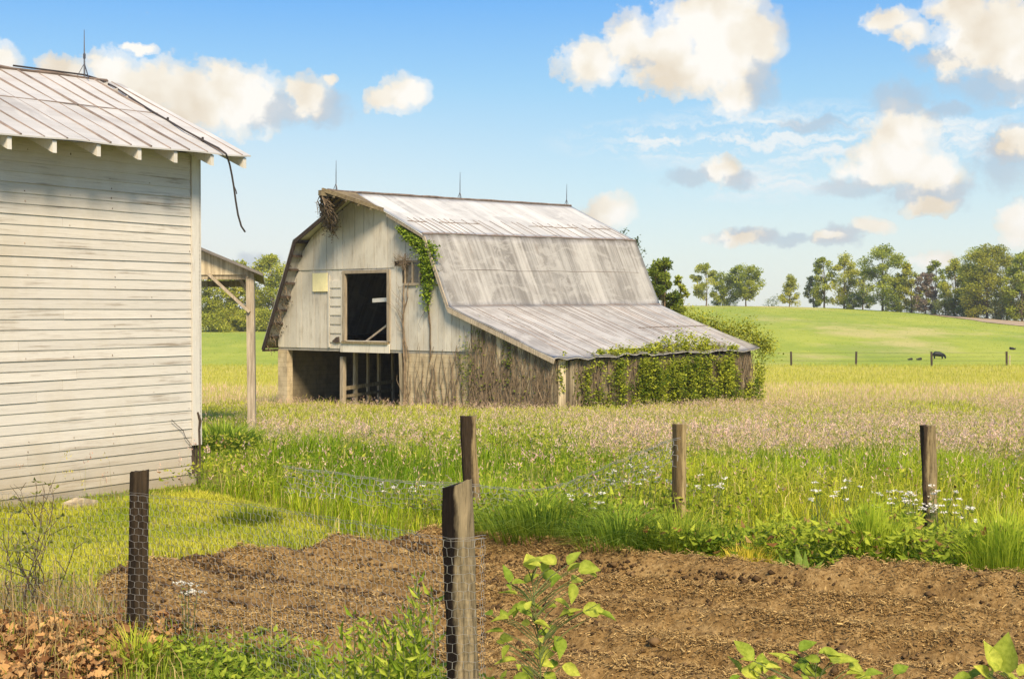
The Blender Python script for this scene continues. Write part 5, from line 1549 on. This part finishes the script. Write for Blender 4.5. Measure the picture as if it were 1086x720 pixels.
# leafy shoots in front
WG = 'leafy weeds in front of the thick post'
for px, py, h, lab in ((378, 790, .50, 'pale green leafy weed farthest from the thick post'), (405, 770, .42, 'short leafy weed with drooping leaves in the weed patch'), (432, 780, .62, 'tallest leafy weed in the patch beside the thick post'), (462, 790, .60, 'leafy weed touching the thick nearest post'), (418, 800, .36, 'yellowing leafy weed low in the patch'), (448, 805, .46, 'bushy leafy weed in front of the tallest one')):
    p = on_ground(px, py)
    wild('weed', lab, 'weed', p, stems_rand(4, h, .035, .035),   .085, ((.22, .35, .02), (.56, .62, .08)), .22, 24, None, WG, .0035, (.55, .3), .25)
def heart_plant(label, px, py, Y, spec, lsize, name='vine_shoot'):
    """shoot with broad heart-like leaves; spec = leaf positions in pixels around the stem, at depth Y"""
    b = at(px, py, Y); root = empty(name, (b.x, Y, 0), 0, label, 'plant')
    mb = MB(); vs, fs, cs = [], [], []
    hi = 0
    spec = spec + [(a_ + random.gauss(0, 9), b_ + random.gauss(4, 7), c_ * random.uniform(.5, .95), random.uniform(0, 6.28), 0) for (a_, b_, c_, d_, e_) in spec + spec[::2]]
    for i_, (lx, ly, sc, rot, tl) in enumerate(spec):
        dy = random.uniform(-.10, .10); q = at(lx, ly, Y + dy) - Vector((b.x, Y, 0))
        zz_ = max(.04, q.z - .05 - abs(q.x) * .45); root_pt = Vector((.02 * math.sin(zz_ * 6), .01, zz_))
        hi = max(hi, zz_)
        mb.tube([root_pt, root_pt.lerp(q, .5) + Vector((0, 0, .015)), q], [.0024, .0020, .0016], 5)
        L = lsize * sc * random.uniform(.8, 1.15); wk = random.uniform(.55, .85); ring = [(u_, w_ * wk) for u_, w_ in [(0, 0), (.06, .24), (.26, .44), (.50, .42), (.74, .24), (1.0, 0), (.74, -.24), (.50, -.42), (.26, -.44), (.06, -.24)]]
        Mx = Matrix.Rotation(random.uniform(-.1, 1.1), 3, 'X') @ Matrix.Rotation(random.uniform(-.6, .6), 3, 'Y') @ Matrix.Rotation(rot, 3, 'Z') @ Matrix.Rotation(-tl * .5, 3, 'Y')
        o_ = len(vs); c = lerp_col((.20, .30, .03), (.58, .60, .09), np.array([random.random()]))[0]
        for mx in (0, .33, .66, 1.0): vs.append(q + Mx @ Vector((mx * L, 0, -.10 * L * mx * mx))); cs.append(c * random.uniform(1.05, 1.2))
        mid = [o_, o_ + 1, o_ + 2, o_ + 3]
        for (u_, w_) in ring: vs.append(q + Mx @ Vector((u_ * L, w_ * L * .95, abs(w_) * L * .55 - .10 * L * u_ * u_ + random.uniform(-.02, .02) * L))); cs.append(c * random.uniform(.80, 1.15))
        k = o_ + 4
        fs += [(mid[0], k + 1, k + 2), (mid[0], k + 2, mid[1]), (mid[1], k + 2, k + 3), (mid[1], k + 3, mid[2]), (mid[2], k + 3, k + 4), (mid[2], k + 4, mid[3]),
               (mid[0], k + 8, k + 9), (mid[0], mid[1], k + 8), (mid[1], k + 7, k + 8), (mid[1], mid[2], k + 7), (mid[2], k + 6, k + 7), (mid[2], mid[3], k + 6)]
    mb.tube([Vector((.02 * math.sin(z_ * 6), .01, z_)) for z_ in np.linspace(-.03, hi, 10)], [.0045 - .0003 * k for k in range(10)], 6)
    mb.build('stem', M['stem'], root)
    np_obj('leaves', np.array([tuple(v) for v in vs]), None, np.array(fs), M['leaf'], np.array(cs), root, smooth=True)
    return root
random.seed(5)
heart_plant('pale yellow-green vine shoot with broad leaves in front of the soil', 568, 800, 5.5,
            [(566, 604, .9, 1.9, .5), (575, 612, 1.0, .2, .1), (590, 598, 1.0, 2.5, .3), (602, 606, 1.1, .1, -.1), (614, 602, 1.1, -.3, -.3), (606, 618, 1.0, -1.4, -.5), (540, 618, 1.0, 2.0, .6), (548, 630, 1.0, 2.6, .0), (556, 618, .9, .3, .0), (560, 640, 1.0, .1, -.1), (552, 646, .8, 3.5, -.1), (588, 636, .9, -.2, -.2),
             (522, 652, .9, 2.2, -.4), (600, 652, .9, .1, -.2), (618, 648, 1.0, .2, -.2), (634, 650, .8, -.3, -.4), (534, 670, .9, 3.0, -.1), (540, 684, .8, 4.0, -.5), (570, 672, .9, .2, -.2), (590, 674, 1.1, -1.2, -.7), (548, 700, 1.0, 3.4, -.2), (566, 694, .9, .1, .1), (556, 712, 1.2, 4.4, -.6), (580, 712, 1.2, -1.3, -.6), (596, 706, .9, -.3, -.3)], .092)
heart_plant('low broad-leaved plant spreading along the bottom edge of the photo', 860, 900, 5.2,
            [(848, 690, .9, .3, .3), (868, 692, 1.2, -.2, .0), (880, 702, 1.3, .1, -.1), (900, 708, 1.0, .3, .0), (838, 704, 1.1, 2.6, .2), (850, 712, 1.3, .1, -.2), (828, 712, .9, 3.0, .1), (798, 700, 1.2, 2.0, .9), (806, 712, 1.0, 1.4, .8), (785, 712, .9, 2.4, .5), (918, 716, .8, .2, .4), (948, 714, .9, .5, .5), (812, 708, .8, .3, .3)], .088)
heart_plant('upright pointed leaves standing at the bottom corner of the soil', 1068, 900, 5.2,
            [(1056, 712, 1.5, 1.9, 1.2), (1064, 712, 1.4, 1.2, 1.15), (1048, 716, .8, 2.8, .5), (1030, 718, .9, 3.0, .2), (1080, 716, .9, .3, .4)], .095)
p = on_ground(290, 690)
heart_plant('small seedling with bright yellow leaves at the soil edge', 290, 720, 7.0, [(283, 668, 1.3, 2.6, -.3), (296, 684, 1.0, .4, .0), (310, 690, 1.0, 2.0, .2), (330, 690, .9, .5, .3)], .06, 'seedling')
# bare twiggy plants by the dead leaves
for px, py, h, lab in ((50, 652, .55, 'bare dark twigs standing in the lawn near the dead leaves'), (14, 660, .7, 'bare twiggy bush at the edge of the photo below the white shed'), (46, 562, .42, 'thin leafless sapling against the wall of the white shed')):
    p = on_ground(px, py); root = empty('twiggy_plant', p, 0, lab, 'plant')
    mb = MB(); lp = []
    for k in range(6):
        a = random.uniform(0, 6.28); pts = [Vector((.04 * math.cos(a), .04 * math.sin(a), 0))]
        for j in range(1, 7): pts.append(pts[-1] + Vector((random.gauss(.02 * math.cos(a), .02), random.gauss(.02 * math.sin(a), .02), h / 6 * random.uniform(.6, 1.1))))
        mb.tube(pts, [.0042 - .0005 * q for q in range(7)], 5, random.uniform(.25, .5))
        for j in (2, 3, 4, 5):
            e_ = pts[j] + Vector((random.gauss(0, .06), random.gauss(0, .06), random.uniform(.02, .10))); mb.tube([pts[j], e_], [.003, .0015], 4, .7)
            if random.random() < .4: lp.append(tuple(e_))
    mb.build('twigs', M['vine'], root)
    if lp: leaves_obj('leaves', lp * 3, .05, (.16, .20, .03), (.36, .36, .07), root, .5)
# ------------------------------------------------------------------ sky and light
SUN_EL, SUN_AZ = math.radians(43), math.radians(163)   # azimuth from +Y towards +X: behind the camera, a little right
wld = w = bpy.data.worlds.new('World'); SC.world = w; w.use_nodes = True
nt = w.node_tree; bg = nt.nodes['Background']
sky = nd(nt, 'ShaderNodeTexSky', sky_type='NISHITA')
sky.sun_disc = False; sky.sun_elevation = SUN_EL; sky.sun_rotation = SUN_AZ
sky.air_density = 1.0; sky.dust_density = .6; sky.ozone_density = 1.5
tc = nd(nt, 'ShaderNodeTexCoord'); sx = nd(nt, 'ShaderNodeSeparateXYZ'); nt.links.new(tc.outputs['Generated'], sx.inputs[0])
az = math_(nt, 'MULTIPLY', math_(nt, 'ARCTAN2', sx.outputs[0], sx.outputs[1]), 180 / math.pi)
el = math_(nt, 'MULTIPLY', math_(nt, 'ARCSINE', sx.outputs[2]), 180 / math.pi)
cb = nd(nt, 'ShaderNodeCombineXYZ'); nt.links.new(az, cb.inputs[0]); nt.links.new(el, cb.inputs[1])
P0 = cb.outputs[0]
def azel(px, py):
    d = ray(px, py).normalized()
    return math.degrees(math.atan2(d.x, d.y)), math.degrees(math.asin(d.z))
def warp(vec, scale, amt):
    n = nd(nt, 'ShaderNodeTexNoise'); n.inputs['Scale'].default_value = scale; n.inputs['Detail'].default_value = 7; n.inputs['Roughness'].default_value = .6
    nt.links.new(vec, n.inputs['Vector'])
    s = nd(nt, 'ShaderNodeVectorMath', operation='SUBTRACT'); nt.links.new(n.outputs['Color'], s.inputs[0]); s.inputs[1].default_value = (.5, .5, .5)
    k = nd(nt, 'ShaderNodeVectorMath', operation='SCALE'); nt.links.new(s.outputs[0], k.inputs[0]); k.inputs['Scale'].default_value = amt
    a = nd(nt, 'ShaderNodeVectorMath', operation='ADD'); nt.links.new(vec, a.inputs[0]); nt.links.new(k.outputs[0], a.inputs[1])
    return a.outputs[0]
PW = warp(P0, .75, 1.15)
PG = warp(P0, .8, 1.5)
def field(vec, blobs):
    cur = None
    for px, py, rx, ry in blobs:
        a, e = azel(px, py); k = 180 / math.pi / F
        mp = nd(nt, 'ShaderNodeMapping', vector_type='TEXTURE')
        mp.inputs['Location'].default_value = (a, e, 0); mp.inputs['Scale'].default_value = (rx * k * 1.5, ry * k * 1.5, 1)
        nt.links.new(vec, mp.inputs[0])
        gr = nd(nt, 'ShaderNodeTexGradient', gradient_type='SPHERICAL'); nt.links.new(mp.outputs[0], gr.inputs[0])
        cur = gr.outputs['Fac'] if cur is None else math_(nt, 'MAXIMUM', cur, gr.outputs['Fac'])
    return cur
WHITE = [(118, 78, 30, 24), (160, 95, 55, 32), (215, 105, 58, 32), (258, 108, 45, 32), (240, 86, 26, 20), (147, 50, 16, 5), (328, 106, 26, 22), (350, 88, 9, 6),
         (430, 101, 28, 18), (404, 106, 20, 14), (0, 66, 22, 18), (66, 72, 22, 12), 
         (625, 66, 34, 24), (668, 44, 30, 28), (702, 52, 42, 30), (758, 18, 55, 40), (770, 60, 46, 46), (725, 76, 60, 26), (780, 98, 26, 26), (800, 40, 30, 34),
         (645, 224, 27, 20), (767, 182, 20, 16), 
         (945, 20, 26, 12), (965, 34, 18, 14), (1060, 34, 60, 40), (1080, 62, 40, 30), (1018, 8, 34, 20), (1030, 55, 40, 26),
         (955, 148, 34, 34), (945, 176, 56, 22), (988, 188, 34, 26), (988, 218, 28, 11), (1078, 150, 22, 18), (1082, 240, 20, 24), (994, 275, 22, 9),
         (786, 251, 30, 9), (880, 250, 20, 8), (922, 240, 22, 10), (1150, 60, 70, 50), (-70, 60, 60, 30), (1180, 200, 60, 30), (400, -60, 80, 30), (900, -70, 90, 40)]
GREY = [(275, 280, 30, 14), (345, 118, 34, 22), (290, 118, 40, 20), (800, 85, 26, 34), (735, 189, 34, 13), (782, 190, 22, 14), (955, 104, 34, 24), (985, 205, 52, 22), (905, 200, 44, 14),
        (1068, 170, 32, 40), (1062, 92, 70, 20), (1010, 60, 50, 14), (835, 253, 36, 9), (890, 246, 26, 12), (800, 250, 40, 10), (1000, 120, 30, 10), (860, 132, 40, 10), (690, 60, 30, 16), (885, 255, 30, 9)]
wf = field(PW, WHITE); gf = field(PG, GREY)
det = noise(nt, P0, 1.5, 9, .60)
det2 = noise(nt, PW, .42, 2.5, .5)
wf2 = math_(nt, 'ADD', wf, math_(nt, 'MULTIPLY', math_(nt, 'SUBTRACT', det, .5), .85))
gf2 = math_(nt, 'ADD', gf, math_(nt, 'MULTIPLY', math_(nt, 'SUBTRACT', det, .5), .5))
wa = ramp(nt, wf2, [(.14, (0, 0, 0)), (.33, (.55, .55, .55)), (.58, (1, 1, 1))], 'EASE')
ga = ramp(nt, gf2, [(.26, (0, 0, 0)), (.70, (.62, .62, .62))], 'EASE')
SKYK = 6.0      # the Nishita sky is brighter than a unit colour at this strength
k3 = lambda r, g, b: (r * SKYK, g * SKYK, b * SKYK)
elr = nd(nt, 'ShaderNodeMapRange'); elr.inputs[1].default_value = -2; elr.inputs[2].default_value = 28; nt.links.new(el, elr.inputs[0])
def rr(fac, stops): 
    return ramp(nt, fac, [(p, tuple(c)) for p, c in stops])
base = rr(elr.outputs[0], [(0.05, (.80, .83, .78)), (.14, (.74, .83, .81)), (.24, (.54, .74, .84)), (.36, (.31, .60, .86)), (.48, (.125, .42, .88)), (1.0, (.07, .26, .68))])
base = mix(nt, base, (SKYK,) * 3, 1.0, 'MULTIPLY')
base = mix(nt, base, sky.outputs[0], .18)
# hazy brighter sky low on the side of the white shed
hz_ = nd(nt, 'ShaderNodeMapRange'); hz_.inputs[1].default_value = 4; hz_.inputs[2].default_value = -16; nt.links.new(az, hz_.inputs[0])
hz2 = nd(nt, 'ShaderNodeMapRange'); hz2.inputs[1].default_value = 9.5; hz2.inputs[2].default_value = 1.5; nt.links.new(el, hz2.inputs[0])
base = mix(nt, base, k3(.86, .86, .83), math_(nt, 'MULTIPLY', math_(nt, 'MULTIPLY', hz_.outputs[0], hz2.outputs[0]), .75))
# thin streaks
mpw = nd(nt, 'ShaderNodeMapping'); mpw.inputs['Scale'].default_value = (.22, 1.5, 1); nt.links.new(PG, mpw.inputs[0])
stn = noise(nt, mpw.outputs[0], 1.0, 7, .62)
sband = field(P0, [(720, 150, 100, 18), (830, 150, 140, 30), (960, 150, 130, 26), (800, 195, 80, 16)])
sa = math_(nt, 'MULTIPLY', ramp(nt, stn, [(.45, (0, 0, 0)), (.68, (1, 1, 1))]), math_(nt, 'MULTIPLY', sband, 2.4), True)
base = mix(nt, base, k3(.80, .87, .90), sa)
grey = mix(nt, k3(.36, .50, .66), k3(.64, .64, .64), det2)
base = mix(nt, base, grey, ga)
wcol = rr(det2, [(.36, (.80, .71, .58)), (.50, (.92, .86, .75)), (.61, (.99, .96, .90))])
wcol = mix(nt, wcol, (SKYK,) * 3, 1.0, 'MULTIPLY')
wcol = mix(nt, grey, wcol, ramp(nt, math_(nt, 'SUBTRACT', wf2, math_(nt, 'MULTIPLY', gf, .62)), [(.0, (.25, .25, .25)), (.24, (1, 1, 1))]))
base = mix(nt, base, wcol, wa)
nt.links.new(base, bg.inputs[0]); bg.inputs[1].default_value = .095

sd = bpy.data.lights.new('sun', 'SUN'); sd.energy = 3.7; sd.angle = math.radians(17); sd.color = (1, .84, .61)
so = bpy.data.objects.new('sun', sd); COL.objects.link(so)
to_sun = Vector((math.sin(SUN_AZ) * math.cos(SUN_EL), math.cos(SUN_AZ) * math.cos(SUN_EL), math.sin(SUN_EL)))
so.rotation_euler = to_sun.to_track_quat('Z', 'Y').to_euler()
so.location = to_sun * 50

cd = bpy.data.cameras.new('camera'); cam = bpy.data.objects.new('camera', cd); COL.objects.link(cam)
cam.location = (0, 0, EYE); cam.rotation_euler = (math.pi / 2 - PITCH, 0, 0)
cd.sensor_width = 36; cd.lens = 36 * F / 1086; cd.clip_start = .05; cd.clip_end = 9000
SC.camera = cam
SC.view_settings.view_transform = 'Standard'; SC.view_settings.look = 'None'
SC.view_settings.gamma = 1; SC.view_settings.exposure = .88
# thin summer haze over the fields
hz = MB(); hz.box((-420, -14, -16), (420, 640, 26))
hm = bpy.data.materials.new('haze_air'); hm.use_nodes = True; hn = hm.node_tree
hn.nodes.remove(hn.nodes['Principled BSDF'])
pv = nd(hn, 'ShaderNodeVolumePrincipled'); pv.inputs['Color'].default_value = (.97, .95, .90, 1); pv.inputs['Density'].default_value = .0003; pv.inputs['Anisotropy'].default_value = .2
hn.links.new(pv.outputs[0], hn.nodes['Material Output'].inputs['Volume'])
tag(hz.build('haze', hm), 'thin pale haze over the fields', kind='stuff')
SC.cycles.use_denoising = True
SC.cycles.max_bounces = 5
wld.cycles.sampling_method = 'MANUAL'; wld.cycles.sample_map_resolution = 256
